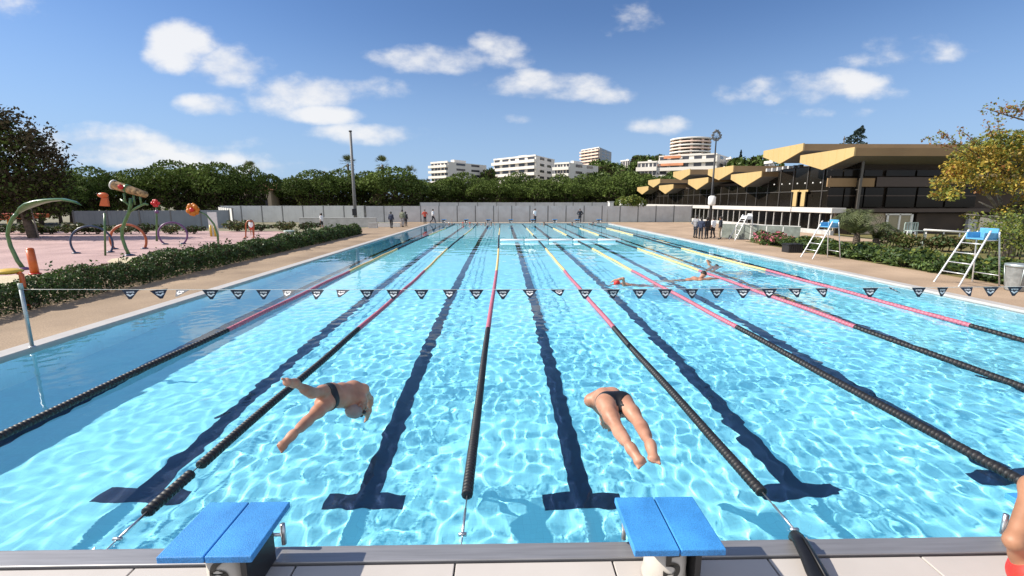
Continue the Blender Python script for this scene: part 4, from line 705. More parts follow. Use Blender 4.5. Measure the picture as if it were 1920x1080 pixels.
for i in range(10):
    a = 6.28 * i / 10; MB().box((.32 * math.cos(a), .0 + .1 * math.sin(a * 2), zt + .35 + .36 * math.sin(a)), (.2, .16, .16), 0, rot=Matrix.Rotation(a, 3, 'Y')).build('floodlight', 'post_grey', lm)
for i in range(10): a = 6.28 * i / 10; hd.tube([(0, 0, zt + .02), (.3 * math.cos(a), .0, zt + .35 + .34 * math.sin(a))], .015, 5)
hd.build('head_frame', 'post_grey', lm)
for i, (px, py) in enumerate(((1376, 424), (1003, 412))): pass
# thin rods standing before the far hoarding
for px, lab in ((934, 'thin dark rod before the hoarding at the centre lane'), (1141, 'thin dark rod before the hoarding at the outer lane')):
    q = PD(px, 418, 53.6); rd = thing('rod', lab, 'pole', (q.x, 51.6, ZD), group='thin rods at the pool end'); MB().tube([(0, 0, 0), (0, 0, 2.2)], .035, 6).build('shaft', 'post_grey', rd); MB().lathe([(.14, 0), (.14, .02), (.05, .05)], n=10).build('foot', 'post_grey', rd)
# ---------------------------------------------------------------- left hedge and low white walls
rgh = np.random.default_rng(21); H = thing('hedge', 'long clipped dark green hedge between the left deck and the splash pad', 'hedge', (-11.0, 18, 0)); O = np.array(H.location)
ps = []; szs = []
y = 4.5
while y < 33:
    n_ = int(2600 / (1 + .05 * max(0, y - 6))); yv = y + rgh.random(n_); hgt = .74 + .07 * np.sin(yv * 2.1) + .05 * np.sin(yv * 5.3) + (.12 if y > 12 and y < 14.5 else 0) - .25 * (y < 6.2)
    th = rgh.uniform(-.3, 3.44, n_); f = rgh.uniform(.55, 1.08, n_) ** .6; xv = -11.05 + np.cos(th) * .55 * f * (1 + .12 * np.sin(yv * 3)); zv = hgt * .42 + np.sin(th) * hgt * .58 * f; low = rgh.random(n_) < .3; zv[low] = rgh.uniform(.06, .5, low.sum()); xv[low] = -11.05 + rgh.choice([-1, 1], low.sum()) * rgh.uniform(.38, .56, low.sum())
    ps.append(np.stack([xv, yv, zv], 1)); szs.append(np.full(n_, .034 * (1 + .05 * max(0, y - 6)))); y += 1
sp2 = rgh.integers(0, 60, 1); tw2 = []
for i in range(50): c0 = np.array([-11.05 + rgh.uniform(-.45, .45), rgh.uniform(5, 32), .82]); ps.append(c0 + rgh.normal(size=(18, 3)) * np.array([.05, .05, .09])); szs.append(np.full(18, .034 * (1 + .04 * (c0[1] - 5))))
ps = np.concatenate(ps) - O; szs = np.concatenate(szs); v_, f_ = leaf_cloud(ps, szs * rgh.uniform(.7, 1.35, len(szs)), rgh); npmesh('foliage', v_, f_, ['leaf_hedge', 'leaf_dark', 'leaf_bush'], H, False, rgh.choice(3, len(ps), p=[.74, .16, .10]))
g = MB(O)
for i in range(70): yy_ = 4.8 + .4 * i; g.tube([(-11.05, yy_, 0), (-11.05 + rb.uniform(-.2, .2), yy_ + rb.uniform(-.1, .1), .6)], [.02, .008], 5)
g.build('stems', 'bark', H)
# a back row of bushes beyond the splash pad
mm('leaf_mid', (.03, .06, .018), .6, c2=(.07, .09, .03), var=.35, scale=2, trans=.2)
BG = 'bushes along the back of the splash pad'; bpx = [(20, 462, 60), (60, 460, 60), (100, 458, 60), (140, 450, 60), (185, 446, 60), (230, 444, 50), (275, 446, 44), (320, 442, 44), (365, 440, 40), (445, 434, 56), (490, 434, 50), (535, 432, 46), (580, 430, 40)]
BL = ['under the big left tree', 'below the green leaf arch', 'right of the leaning tree stake', 'behind the dark blue hoop', 'between the blue and rust hoops', 'behind the flower stalk', 'below the red flower spray', 'behind the purple hoop', 'left of the yellow posts', 'right of the orange flower', 'left of the white shirted walker', 'just behind the long hedge end', 'under the tall mast side of the hoarding']
bproto = [shrub_proto('bush', ['leaf_mid', 'leaf_hedge', 'leaf_dark'], BG, .06, 620), shrub_proto('bush', ['leaf_mid', 'leaf_bush', 'leaf_brown'], BG, .06, 620)]
for i, (px, py, wpx) in enumerate(bpx):
    D = 36.6 if px < 400 else 40; q = PD(px, py, D); o = bproto[i % 2] if i < 2 else copy_tree(bproto[i % 2]); o.location = (q.x, q.y, 0); s_ = wpx * D / 874 / .95; o.scale = (s_, s_ * .6, 1.5 + .25 * math.sin(i * 2.3)); o.name = 'bush'; o['category'] = 'bush'; o['label'] = ('dark' if i % 2 == 0 else 'mixed green and brown') + ' bush ' + BL[i]
for i, (px0, px1, py0, py1, D, lab) in enumerate(((690, 708, 419, 432, 44, 'low grey end wall where the hedge stops'), (709, 750, 419, 428, 46, 'low white wall behind the dark walking man'), (560, 705, 409, 412, 47, 'thin grey hand rail wall before the pale hoarding'))):
    a = PD(px0, py0, D); b = PD(px1, py1, D); r = thing('low_wall', lab, 'wall', (a.x, a.y, 0)); MB(r.location).bb(a.x, b.x, a.y, a.y + .3, -.05, a.z).build('body', ['concrete', 'white', 'concrete'][i], r, bevel=.02); MB(r.location).bb(a.x - .03, b.x + .03, a.y - .03, a.y + .33, a.z + .003, a.z + .05).build('coping', ['grey_white', 'white', 'grey_white'][i], r)
# ---------------------------------------------------------------- splash pad toys
def hoop(label, p0, p1, top, m, r_=.045, foot='blue_paint'):
    a = at(*p0, .03); b = at(*p1, .03); c = (a + b) / 2; D = c.y - CAM.y; zt = PD(top[0], top[1], D).z; R_ = (zt - .03) / 2 * 1.02; half = (b - a).length / 2; r = thing('water_hoop', label, 'water hoop', (c.x, c.y, .03), group='water hoops on the splash pad'); u_ = (b - a).normalized()
    R_ = max(R_, half * 1.02); H_ = zt - .03; R_ = (half ** 2 + H_ ** 2) / (2 * H_); cz = H_ - R_; a0_ = math.asin(min(1, half / R_)); a0_ = math.pi - a0_ if cz > 0 else a0_
    pts = [u_ * (R_ * math.sin(-a0_ + 2 * a0_ * i / 32)) + Vector((0, 0, cz + R_ * math.cos(-a0_ + 2 * a0_ * i / 32))) for i in range(33)]
    MB().tube(pts, r_, 10).build('pipe', m, r)
    for s_ in (-1, 1): MB().lathe([(.17, 0), (.17, .03), (.08, .06)], u_ * half * s_, 14).build('foot', foot, r)
hoop('dark blue water hoop standing left on the splash pad', (143, 475), (207, 473), (163, 424), 'blue_paint'); hoop('rust orange water hoop in the middle of the splash pad', (215, 467), (271, 466), (241, 421), 'rust_paint', .06); hoop('purple water hoop right of the rust one', (310, 458), (343, 457), (322, 417), 'purple_paint', .05)
q0 = at(45, 505, .03); D = q0.y - CAM.y
def T3(pp, r=None): return [PD(px, py, D) for px, py in pp]
la = thing('leaf_arch', 'tall green leaf shaped spray arch curving from the left edge', 'spray arch', q0); O = q0
MB(O).tube([q0] + T3([(33, 489), (20, 462), (14, 440), (17, 424), (24, 409), (33, 399)]), [.07, .07, .065, .06, .06, .06, .06], 12).build('stem', 'green_paint', la)
MB(O).tube(T3([(33, 399), (42, 391), (56, 384), (75, 378), (95, 375), (118, 374), (138, 378), (153, 385)]), [.06, .12, .17, .17, .14, .12, .09, .02], 14, flat=[(1, 1), (1.3, .7), (1.5, .55), (1.5, .5), (1.5, .45), (1.5, .4), (1.4, .35), (1, .3)]).build('leaf', 'green_paint', la)
MB(O).lathe([(.2, 0), (.2, .03), (.09, .08)], q0, 14).build('foot', 'purple_paint', la)
q0 = at(66, 514, .03); D = q0.y - CAM.y; bo = thing('water_post', 'orange round water post leaning on the splash pad', 'water post', q0); O = q0; MB(O).tube([q0, PD(56, 468, D)], [.12, .11], 14).build('post', 'orange_paint', bo); MB(O).ball(PD(56, 467, D), (.11, .11, .05), 12).build('cap', 'orange_paint', bo); MB(O).lathe([(.17, 0), (.17, .03), (.12, .05)], q0, 14).build('foot', 'red_paint', bo)
q0 = PD(44, 532, 10.9); q0.z = .03; D = 10.9; mu = thing('spray_disc', 'flat yellow spray disc on a short orange stem behind the hedge', 'spray disc', q0); O = q0; c_ = PD(16, 509, D); MB(O).tube([q0, PD(40, 515, D), PD(34, 511, D)], .05, 10).build('stem', 'orange_paint', mu); MB(O).ball(c_, (.26, .26, .07), 18).build('disc', 'yellow_paint', mu)
q0 = at(243, 479, .03); D = q0.y - CAM.y; ft = thing('bucket_tree', 'tall green pipe tree with a tipping bucket on the splash pad', 'water toy', q0); O = q0
MB(O).tube([q0] + T3([(236, 466), (229, 446), (229, 430), (235, 414), (242, 398), (245, 384), (245, 372)]), .07, 12).build('stem', 'green_paint', ft); MB(O).tube(T3([(245, 396), (255, 390), (265, 385), (272, 382), (277, 384)]), .05, 10).build('branch', 'green_paint', ft)
MB(O).tube(T3([(245, 388), (236, 380), (226, 374)]), .04, 10).build('branch', 'green_paint', ft); MB(O).lathe([(.22, 0), (.22, .03), (.1, .07)], q0, 14).build('foot', 'blue_paint', ft)
a = PD(212, 346, D); b = PD(276, 366, D); MB(O).tube([a, a.lerp(b, .04), a.lerp(b, .5), a.lerp(b, .96), b], [.21, .20, .18, .14, .08], 14).build('bucket', 'bucket_wood', ft); MB(O).tube([PD(211.5, 345.8, D), PD(214, 346.6, D)], .225, 16).build('bucket_rim', 'grey_white', ft); MB(O).tube([PD(236, 353, D), PD(241, 354.5, D)], .20, 16).build('bucket_band', 'green_paint', ft); MB(O).tube([PD(228, 352, D) , PD(228, 351, D) + Vector((.2, -.32, .02))], [.12, .1], 12).build('plug', 'red_paint', ft)
for px, py in ((232, 368), (250, 372), (262, 372)): MB(O).tube([PD(px, py - 6, D), PD(px + 3, py + 12, D)], .04, 8).build('strut', 'green_paint', ft)
fs = thing('fish_spout', 'orange fish shaped spout on a thin dark stalk left of the bucket', 'water toy', PD(196, 470, D).xy.to_3d() + Vector((0, 0, .03))); O = fs.location; MB(O).tube([O, PD(196, 400, D)], .04, 8).build('stalk', 'green_paint', fs); MB(O).ball(PD(193, 366, D), (.24, .12, .12), 14).build('body', 'orange_paint', fs); MB(O).prism([PD(190, 370, D), PD(200, 370, D), PD(203, 387, D), PD(186, 386, D)], (0, .1, 0)).build('tail', 'orange_paint', fs); MB(O).ball(PD(186, 363, D) - Vector((0, .12, 0)), .035, 8).build('eye', 'dark', fs)
def flower(label, base, mid, head, Rr, m, npet=8):
    q0 = at(*base, .03); D = q0.y - CAM.y; r = thing('flower_spray', label, 'water toy', q0, group='flower sprays on the splash pad'); O = q0; MB(O).tube([q0] + [PD(px, py, D) for px, py in mid], [.06, .055, .05, .045, .04][:len(mid) + 1], 10).build('stalk', 'green_paint', r)
    h = PD(*head, D)
    for i in range(npet): a = 6.28 * i / npet; MB(O).ball(h + Vector((math.cos(a) * Rr * .6, -.05 - .06 * (i % 2), math.sin(a) * Rr * .6)), (Rr * .42, .09, Rr * .42), 10).build('petal', m, r)
    MB(O).ball(h - Vector((0, .12, 0)), Rr * .38, 12).build('centre', 'red_paint' if m == 'petal' else m, r)
    return r
flower('orange petalled flower spray on a bent green stalk', (410, 462), [(408, 440), (401, 420), (388, 404), (373, 396)], (363, 393), .36, 'petal', 9); rf = flower('red flower spray on a thin upright stalk', (294, 452), [(294, 425), (294, 408), (293, 395), (293, 385)], (293, 381), .26, 'red_paint', 6)
MB(rf.location).ball(PD(294, 397, rf.location.y - CAM.y), (.13, .1, .12), 10).build('bud', 'purple_paint', rf)
yp = PD(398, 452, 34); yt = thing('water_gate', 'yellow double post frame with a white panel behind the orange flower', 'water toy', (yp.x, yp.y, .03)); O = yt.location; D = 34
for px in (396, 404): MB(O).tube([(PD(px, 440, D).x, O.y, .03), PD(px - 2, 422, D)], .07, 8).build('post', 'yellow_paint', yt)
MB(O).bb(PD(385, 400, D).x, PD(402, 400, D).x, O.y + .2, O.y + .26, PD(385, 424, D).z, PD(385, 398, D).z).build('panel', 'white', yt)
MB(O).bb(PD(385, 400, D).x, PD(402, 400, D).x, O.y + .19, O.y + .27, .03, PD(385, 424, D).z - .003).build('panel_base', 'fence_pale', yt)
ra = thing('water_arch', 'small red brown arch near the back bushes with a bather beyond', 'water toy', (PD(468, 447, 33).x, PD(468, 447, 33).y, .03)); O = ra.location; D = 33
MB(O).tube([(PD(461, 447, D).x, O.y, .03), PD(461, 420, D), PD(464, 414, D), PD(473, 414, D), PD(476, 420, D), (PD(476, 447, D).x, O.y, .03)], .045, 8).build('pipe', 'rust_paint', ra)
for px in (461, 476): MB(O).lathe([(.15, 0), (.15, .03), (.06, .06)], (PD(px, 447, D).x, O.y, .03), 12).build('foot', 'rust_paint', ra)
D = 38; pb = thing('play_structure', 'low orange and yellow play structure in the shade under the left tree', 'play structure', (PD(22, 440, D).x, PD(22, 440, D).y, 0)); O = pb.location
MB(O).prism([PD(-6, 412, D), PD(46, 410, D), PD(50, 402, D), PD(-6, 400, D)], (0, 2, 0)).build('canopy', 'orange_paint', pb); MB(O).prism([PD(22, 432, D), PD(56, 430, D), PD(56, 425, D), PD(22, 426, D)], (0, 1, 0)).build('bench', 'yellow_paint', pb)
for px in (2, 44): MB(O).tube([(PD(px, 430, D).x, O.y + .5, 0), PD(px, 410, D) + Vector((0, .5, 0))], .06, 8).build('post', 'yellow_paint', pb)
# ---------------------------------------------------------------- people: one smooth skin grown round each skeleton
def surface(F, o, h):
    s = F < 0; nx_, ny_, nz_ = F.shape; acc = np.zeros((nx_ - 1, ny_ - 1, nz_ - 1, 3)); cnt = np.zeros((nx_ - 1, ny_ - 1, nz_ - 1))
    for ax in range(3):
        sl0 = [slice(None)] * 3; sl1 = [slice(None)] * 3; sl0[ax] = slice(0, -1); sl1[ax] = slice(1, None); a = F[tuple(sl0)]; b = F[tuple(sl1)]; cr = (a < 0) != (b < 0); i, j, k = np.nonzero(cr)
        t_ = a[i, j, k] / (a[i, j, k] - b[i, j, k]); P_ = np.stack([i, j, k], 1).astype(float); P_[:, ax] += t_; o1, o2 = [q for q in range(3) if q != ax]
        for d1 in (0, -1):
            for d2 in (0, -1):
                c = np.stack([i, j, k], 1); c[:, o1] += d1; c[:, o2] += d2; ok = np.all((c >= 0) & (c < np.array(acc.shape[:3])), 1); cc = c[ok]
                np.add.at(acc, (cc[:, 0], cc[:, 1], cc[:, 2]), P_[ok]); np.add.at(cnt, (cc[:, 0], cc[:, 1], cc[:, 2]), 1)
    m = cnt > 0; ids = -np.ones(cnt.shape, int); ids[m] = np.arange(m.sum()); V = acc[m] / cnt[m][:, None] * h + o; Q = []
    for ax in range(3):
        sl0 = [slice(None)] * 3; sl1 = [slice(None)] * 3; sl0[ax] = slice(0, -1); sl1[ax] = slice(1, None); a = s[tuple(sl0)]; b = s[tuple(sl1)]; i, j, k = np.nonzero(a != b); o1, o2 = (ax + 1) % 3, (ax + 2) % 3
        c = np.stack([i, j, k], 1); ok = (c[:, o1] > 0) & (c[:, o2] > 0) & (c[:, o1] < cnt.shape[o1]) & (c[:, o2] < cnt.shape[o2]); c = c[ok]; fl_ = a[i, j, k][ok]; q = []
        for d1, d2 in ((-1, -1), (0, -1), (0, 0), (-1, 0)): e = c.copy(); e[:, o1] += d1; e[:, o2] += d2; q.append(ids[e[:, 0], e[:, 1], e[:, 2]])
        q = np.stack(q, 1); q[~fl_] = q[~fl_][:, ::-1]; Q.append(q)
    return V, np.concatenate(Q)
def sdf_mesh(prims, h, grow=0.0, cut=None):
    """prims: (a, b, ra, rb, k[, scale3]) rounded cones, smoothly joined"""
    A = np.array([list(p[0]) for p in prims] + [list(p[1]) for p in prims]); R_ = max(max(p[2], p[3]) for p in prims) + grow + 3 * h; lo = A.min(0) - R_; hi = A.max(0) + R_; n = np.ceil((hi - lo) / h).astype(int) + 1; F = np.full(n, 1.0)
    for p in prims:
        a = np.array(p[0], float); b = np.array(p[1], float); ra, rb_, k = p[2] + grow, p[3] + grow, p[4]; r = max(ra, rb_) + k + 2 * h; i0 = np.maximum(0, np.floor((np.minimum(a, b) - r - lo) / h)).astype(int); i1 = np.minimum(n, np.ceil((np.maximum(a, b) + r - lo) / h).astype(int) + 1)
        g = np.stack(np.meshgrid(*[lo[q] + h * np.arange(i0[q], i1[q]) for q in range(3)], indexing='ij'), -1); ab = b - a; L = max(1e-12, ab @ ab); t_ = np.clip(((g - a) @ ab) / L, 0, 1); d = np.linalg.norm(g - a - t_[..., None] * ab, axis=-1) - (ra + (rb_ - ra) * t_)
        sl = tuple(slice(i0[q], i1[q]) for q in range(3)); f = F[sl]; hh = np.maximum(k - np.abs(f - d), 0) / k; F[sl] = np.minimum(f, d) - hh * hh * k * .25
    if cut is not None:
        g = np.stack(np.meshgrid(*[lo[q] + h * np.arange(n[q]) for q in range(3)], indexing='ij'), -1); F = np.maximum(F, cut(g))
    return surface(F, lo, h)
def V3(v_): return np.array(v_, float)
def nrm_(v_): return v_ / max(1e-9, np.linalg.norm(v_))
def skeleton(J, female=False, fingers=True, toes=True, head=True):
    """J: joints hl hr waist chest neck head sl sr el er wl wr hl_ hr_(finger tips) kl kr al ar tl tr (toes) and face direction"""
    J = {k: V3(v_) for k, v_ in J.items()}; P_ = {'torso': [], 'arm': [], 'leg': [], 'head': [], 'foot': [], 'hand': [], 'pelvis': []}; hc = (J['hl'] + J['hr']) / 2; lat = nrm_(J['hr'] - J['hl']); spine = nrm_(J['waist'] - hc); front = nrm_(np.cross(spine, lat)) * -1
    lat2 = nrm_(J['sr'] - J['sl']); w1, w2 = (.050, .064) if female else (.060, .078); rw, rc = (.082, .092) if female else (.092, .108)
    sc = J.get('sc', V3([1, 1, 1]))[0]; wa = [J['waist'] - lat * w1 * sc, J['waist'] + lat * w1 * sc]; ch = [J['chest'] - lat2 * w2 * sc, J['chest'] + lat2 * w2 * sc]; pe = [hc + spine * .04 - lat * .062 * sc, hc + spine * .04 + lat * .062 * sc]
    T_ = P_['torso']; T_ += [(pe[0], pe[1], .092 * sc, .092 * sc, .05), (wa[0], wa[1], rw * sc, rw * sc, .05), (ch[0], ch[1], rc * sc, rc * sc, .05)]
    for i in (0, 1): T_ += [(pe[i], wa[i], .09 * sc, rw * sc, .05), (wa[i], ch[i], rw * sc, rc * sc, .05)]
    T_ += [(J['sl'], J['sr'], .05 * sc, .05 * sc, .05), (ch[0], J['sl'], .075 * sc, .052 * sc, .05), (ch[1], J['sr'], .075 * sc, .052 * sc, .05), (J['chest'], J['neck'], .075 * sc, .052 * sc, .05)]
    P_['pelvis'] += [(hc - lat * .066 * sc - front * .045 * sc - spine * .02, hc - lat * .062 * sc - front * .04 * sc + spine * .01, .093 * sc, .088 * sc, .03), (hc + lat * .066 * sc - front * .045 * sc - spine * .02, hc + lat * .062 * sc - front * .04 * sc + spine * .01, .093 * sc, .088 * sc, .03)]
    for s_, S_ in (('l', -1), ('r', 1)):
        h_, k_, a_, t_ = J['h' + s_], J['k' + s_], J['a' + s_], J['t' + s_]; th = .080 if female else .086; d_ = nrm_(a_ - k_); ft = nrm_(t_ - a_); bk = nrm_(np.cross(np.cross(nrm_(k_ - h_) + 1e-4, d_ + V3([0, 0, 1e-3])), d_)) if np.linalg.norm(np.cross(k_ - h_, a_ - k_)) > .01 else -front
        if bk @ front > 0: bk = -bk
        P_['leg'] += [(h_, h_ + (k_ - h_) * .5, th * sc, .070 * sc, .05), (h_ + (k_ - h_) * .5, k_, .070 * sc, .052 * sc, .04), (k_, a_, .050 * sc, .034 * sc, .03), (k_ + (a_ - k_) * .12 + bk * .016 * sc, k_ + (a_ - k_) * .48 + bk * .014 * sc, .050 * sc, .043 * sc, .04)]
        heel = a_ - ft * .045 * sc + d_ * .02 * sc; ball = a_ + ft * .115 * sc + d_ * .012; P_['foot'] += [(heel, a_ + d_ * .01, .034 * sc, .036 * sc, .03), (heel, ball, .030 * sc, .034 * sc, .03), (a_, ball, .034 * sc, .028 * sc, .03)]
        sd = nrm_(np.cross(ft, d_ + front * .3)); P_['foot'] += [(ball - sd * .028 * sc, ball + sd * .028 * sc, .022 * sc, .020 * sc, .02)]
        if toes:
            for q in range(5): o_ = (q - 2) * .0175 * sc * (1 if S_ > 0 else -1); L = (.062, .056, .05, .044, .036)[q] * sc; P_['foot'].append((ball + sd * o_, ball + sd * o_ * 1.1 + ft * L * .8, .0105 * sc, .0092 * sc if q else .0125 * sc, .006))
        sh, el, wr, fg = J['s' + s_], J['e' + s_], J['w' + s_], J['f' + s_]; ar = .88 if female else 1.0
        P_['arm'] += [(sh, el, .052 * ar * sc, .039 * ar * sc, .045), (el, el + (wr - el) * .35, .040 * ar * sc, .039 * ar * sc, .03), (el + (wr - el) * .35, wr, .039 * ar * sc, .025 * ar * sc, .03)]
        hd_ = nrm_(fg - wr); pn = nrm_(np.cross(hd_, nrm_(el - wr) * .1 + lat2 + V3([.01, .02, .03]))); sd = np.cross(hd_, pn); kn = wr + hd_ * .085 * sc; P_['hand'] += [(wr, kn - sd * .022 * sc, .024 * sc, .017 * sc, .02), (wr, kn + sd * .022 * sc, .024 * sc, .017 * sc, .02)]
        if fingers:
            for q in range(4): o_ = (q - 1.5) * .0185 * sc; L = (.064, .076, .072, .056)[q] * sc; m_ = kn + sd * o_ + hd_ * L * .55 + pn * .008; P_['hand'] += [(kn + sd * o_, m_, .0095 * sc, .0088 * sc, .006), (m_, m_ + hd_ * L * .45 + pn * .014, .0088 * sc, .0075 * sc, .006)]
            P_['hand'] += [(wr + hd_ * .03 + sd * .02 * S_, wr + hd_ * .062 * sc + sd * .05 * sc * S_, .0125 * sc, .011 * sc, .01), (wr + hd_ * .062 * sc + sd * .05 * sc * S_, wr + hd_ * .10 * sc + sd * .056 * sc * S_, .0105 * sc, .009 * sc, .008)]
        else: P_['hand'].append((kn, kn + hd_ * .07 * sc, .024 * sc, .014 * sc, .02))
    f = nrm_(J['face']); up = nrm_(J['head'] - J['neck']); up = nrm_(up - f * (up @ f)) if abs(up @ f) < .95 else nrm_(np.cross(f, lat2)); rt_ = np.cross(f, up); H_ = J['head']
    P_['head'] += [(J['neck'], H_ - up * .03, .050 * sc, .050 * sc, .03), (H_ + up * .035 - f * .012, H_ + up * .02 + f * .012, .083 * sc, .080 * sc, .03), (H_ - up * .02 + f * .02, H_ - up * .085 + f * .055, .062 * sc, .030 * sc, .04)]
    if fingers:
        P_['head'] += [(H_ + up * .01 + f * .092, H_ - up * .025 + f * .108, .009, .014, .015), (H_ + up * .022 + f * .082 - rt_ * .03, H_ + up * .022 + f * .082 + rt_ * .03, .012, .012, .012), (H_ - up * .056 + f * .088 - rt_ * .018, H_ - up * .056 + f * .088 + rt_ * .018, .008, .008, .008)]
        for s2 in (-1, 1): P_['head'].append((H_ + rt_ * .082 * s2 + up * .015, H_ + rt_ * .084 * s2 - up * .025, .014, .010, .008))
    ax = dict(hc=hc, lat=lat, spine=spine, front=front, f=f, up=up, rt=rt_, H=H_, pe=pe); return P_, ax
def hair_prims(ax, sc=1, long=0):
    H_, up, f = ax['H'], ax['up'], ax['f']; p = [(H_ + up * .05 - f * .02, H_ + up * .045 + f * .006, .085 * sc, .083 * sc, .03), (H_ + up * .0 - f * .04, H_ - up * .03 - f * .04, .070 * sc, .055 * sc, .03)]
    if long: p.append((H_ - f * .08, H_ - f * .1 - up * long, .05, .03, .04))
    return p
def person(label, J, h, skin, clothes, hair='hair_dark', female=False, fine=False, group=None, cap=None):
    P_, ax = skeleton(J, female, fine, fine); allp = P_['torso'] + P_['pelvis'] + P_['leg'] + P_['foot'] + P_['arm'] + P_['hand'] + P_['head']; v_, q = sdf_mesh(allp, h); base = V3([ax['hc'][0], ax['hc'][1], v_[:, 2].min()]); o = npmesh('person', v_ - base, q, skin, None, True); o.location = base; tag(o, label, 'person', group)
    def part(name, prims, m, grow, cut=None, hh=None):
        vv, qq = sdf_mesh(prims, hh or h, grow, cut); c = npmesh(name, vv - base, qq, m, o, True); return c
    for name, keys, m, grow, cut in clothes:
        pr = sum([P_[k] if k != 'upperarm' else [P_['arm'][0], P_['arm'][3]] for k in keys if k != 'thigh'], [])
        if 'thigh' in keys: pr = pr + [P_['leg'][0], P_['leg'][1], P_['leg'][4], P_['leg'][5]]
        part(name, pr, m, grow, cut(ax) if cut else None)
    if hair: part('hair', hair_prims(ax), hair, .004)
    if cap: part('cap', hair_prims(ax, min(1, J.get('sc', (1,))[0] * 1.03))[:1], cap, .004)
    return o, ax
def Zp(*a): return tuple(PZ(*a))
# --- woman diving from block 5
JW = dict(hl=Zp(1133, 757, 4.05), hr=Zp(1172, 755, 4.10), waist=Zp(1140, 745, 4.30), chest=Zp(1133, 751, 4.52), neck=Zp(1139, 762, 4.70), head=Zp(1147, 774, 4.84), sl=Zp(1107, 751, 4.50), sr=Zp(1158, 760, 4.64), el=Zp(1131, 780, 4.80), er=Zp(1152, 785, 4.88), wl=Zp(1130, 794, 5.05), wr=Zp(1146, 797, 5.08),
          sc=(.89, 1, 1), fl=Zp(1138, 802, 5.2), fr=Zp(1144, 806, 5.2), kl=Zp(1160, 808, 3.74), kr=Zp(1201, 797, 3.78), al=Zp(1184, 842, 3.40), ar=Zp(1220, 837, 3.44), tl=Zp(1203, 870, 3.29), tr=Zp(1227, 867, 3.31), face=(.05, .55, -.85))
def brief_w(ax):
    c, sp, la, fr = ax['hc'], ax['spine'], ax['lat'], ax['front']
    def f(g):
        d = g - c; y_ = d @ sp; x_ = np.abs(d @ la); z_ = d @ fr
        w_ = np.where(z_ < -.0, .012 + np.clip((y_ + .035) / .085, 0, 1) ** 3.0 * .155, .03 + np.clip((y_ + .06) / .11, 0, 1) * .15)
        return np.maximum(np.maximum(x_ - w_, y_ - .054), -.12 - y_)
    return f
wo, axw = person('woman in black swim brief in mid dive, legs trailing towards the starting block', JW, .0065, 'skin', [('swim_brief', ['torso', 'pelvis', 'leg'], 'swim_black', .004, brief_w)], female=True, fine=True, group='divers in mid air')
# --- man diving from block 6
JM = dict(hl=Zp(620, 732, 4.66), hr=Zp(612, 757, 4.50), sc=(.83, 1, 1), waist=Zp(637, 741, 4.76), chest=Zp(659, 740, 4.92), neck=Zp(678, 752, 4.96), head=Zp(668, 765, 4.86), sl=Zp(682, 730, 5.04), sr=Zp(676, 751, 4.92), el=Zp(694, 748, 5.28), er=Zp(686, 771, 5.08), wl=Zp(693, 770, 5.36), wr=Zp(689, 779, 5.28),
          fl=Zp(689, 788, 5.36), fr=Zp(687, 789, 5.36), kl=Zp(588, 737, 4.29), kr=Zp(579, 787, 4.22), al=Zp(552, 719, 3.96), ar=Zp(547, 817, 3.90), tl=Zp(530, 716, 3.80), tr=Zp(515, 851, 3.76), face=(.75, .1, -.6))
def brief_m(ax):
    c, sp, la = ax['hc'], ax['spine'], ax['lat']
    def f(g): d = g - c; y_ = d @ sp; x_ = np.abs(d @ la); return np.maximum(y_ - .034, -(y_ + .018) - np.clip(.12 - x_, 0, .12) * .5)
    return f
mo, axm = person('man in black swim brief in mid dive, doubled over with legs apart', JM, .0065, 'skin', [('swim_brief', ['torso', 'pelvis', 'thigh'], 'swim_black', .006, brief_m)], fine=True, group='divers in mid air', hair=None, cap='cap_grey')
gv, gq = sdf_mesh([(axm['H'] + axm['f'] * .085 + axm['up'] * .018 + axm['rt'] * .032 * s_, axm['H'] + axm['f'] * .09 + axm['up'] * .018 + axm['rt'] * .03 * s_, .02, .02, .01) for s_ in (-1, 1)], .007); npmesh('goggles', gv - V3(mo.location), gq, 'dark', mo)
# --- tanned swimmer crouching at the right edge, mostly outside the picture
ZZ = 2.42
JS = dict(hl=Zp(1942, 1082, ZZ), hr=Zp(2010, 1082, ZZ + .06), waist=Zp(1978, 1030, ZZ + .04), chest=Zp(1998, 950, ZZ + .15), neck=Zp(2010, 880, ZZ + .25), head=Zp(2020, 835, ZZ + .38), sl=Zp(1942, 915, ZZ + .10), sr=Zp(2070, 905, ZZ + .28), el=Zp(1901, 1015, ZZ + .0), er=Zp(2110, 1010, ZZ + .3), wl=Zp(1930, 1092, ZZ + .10), wr=Zp(2080, 1060, ZZ + .4),
          fl=Zp(1912, 1140, ZZ + .06), fr=Zp(2050, 1080, ZZ + .5), kl=Zp(1995, 1000, ZZ + .55), kr=Zp(2080, 985, ZZ + .6), al=(3.78, -.40, .29), ar=(4.1, -.38, .29), tl=(3.78, -.2, .23), tr=(4.1, -.18, .23), face=(0, .8, -.4))
def trunks(ax):
    c, sp = ax['hc'], ax['spine']
    return lambda g: np.maximum((g - c) @ sp - .085, -((g - c) @ sp) - .35)
def band(ax):
    c, sp = ax['hc'], ax['spine']
    return lambda g: np.maximum((g - c) @ sp - .13, -((g - c) @ sp) + .083)
so, axs = person('tanned swimmer in red trunks crouching at the right edge of the end paving', JS, .011, 'skin_tan', [('trunks', ['torso', 'pelvis', 'thigh'], 'swim_red', .010, trunks), ('waistband', ['torso', 'pelvis'], 'swim_pale', .012, band)], fine=True)
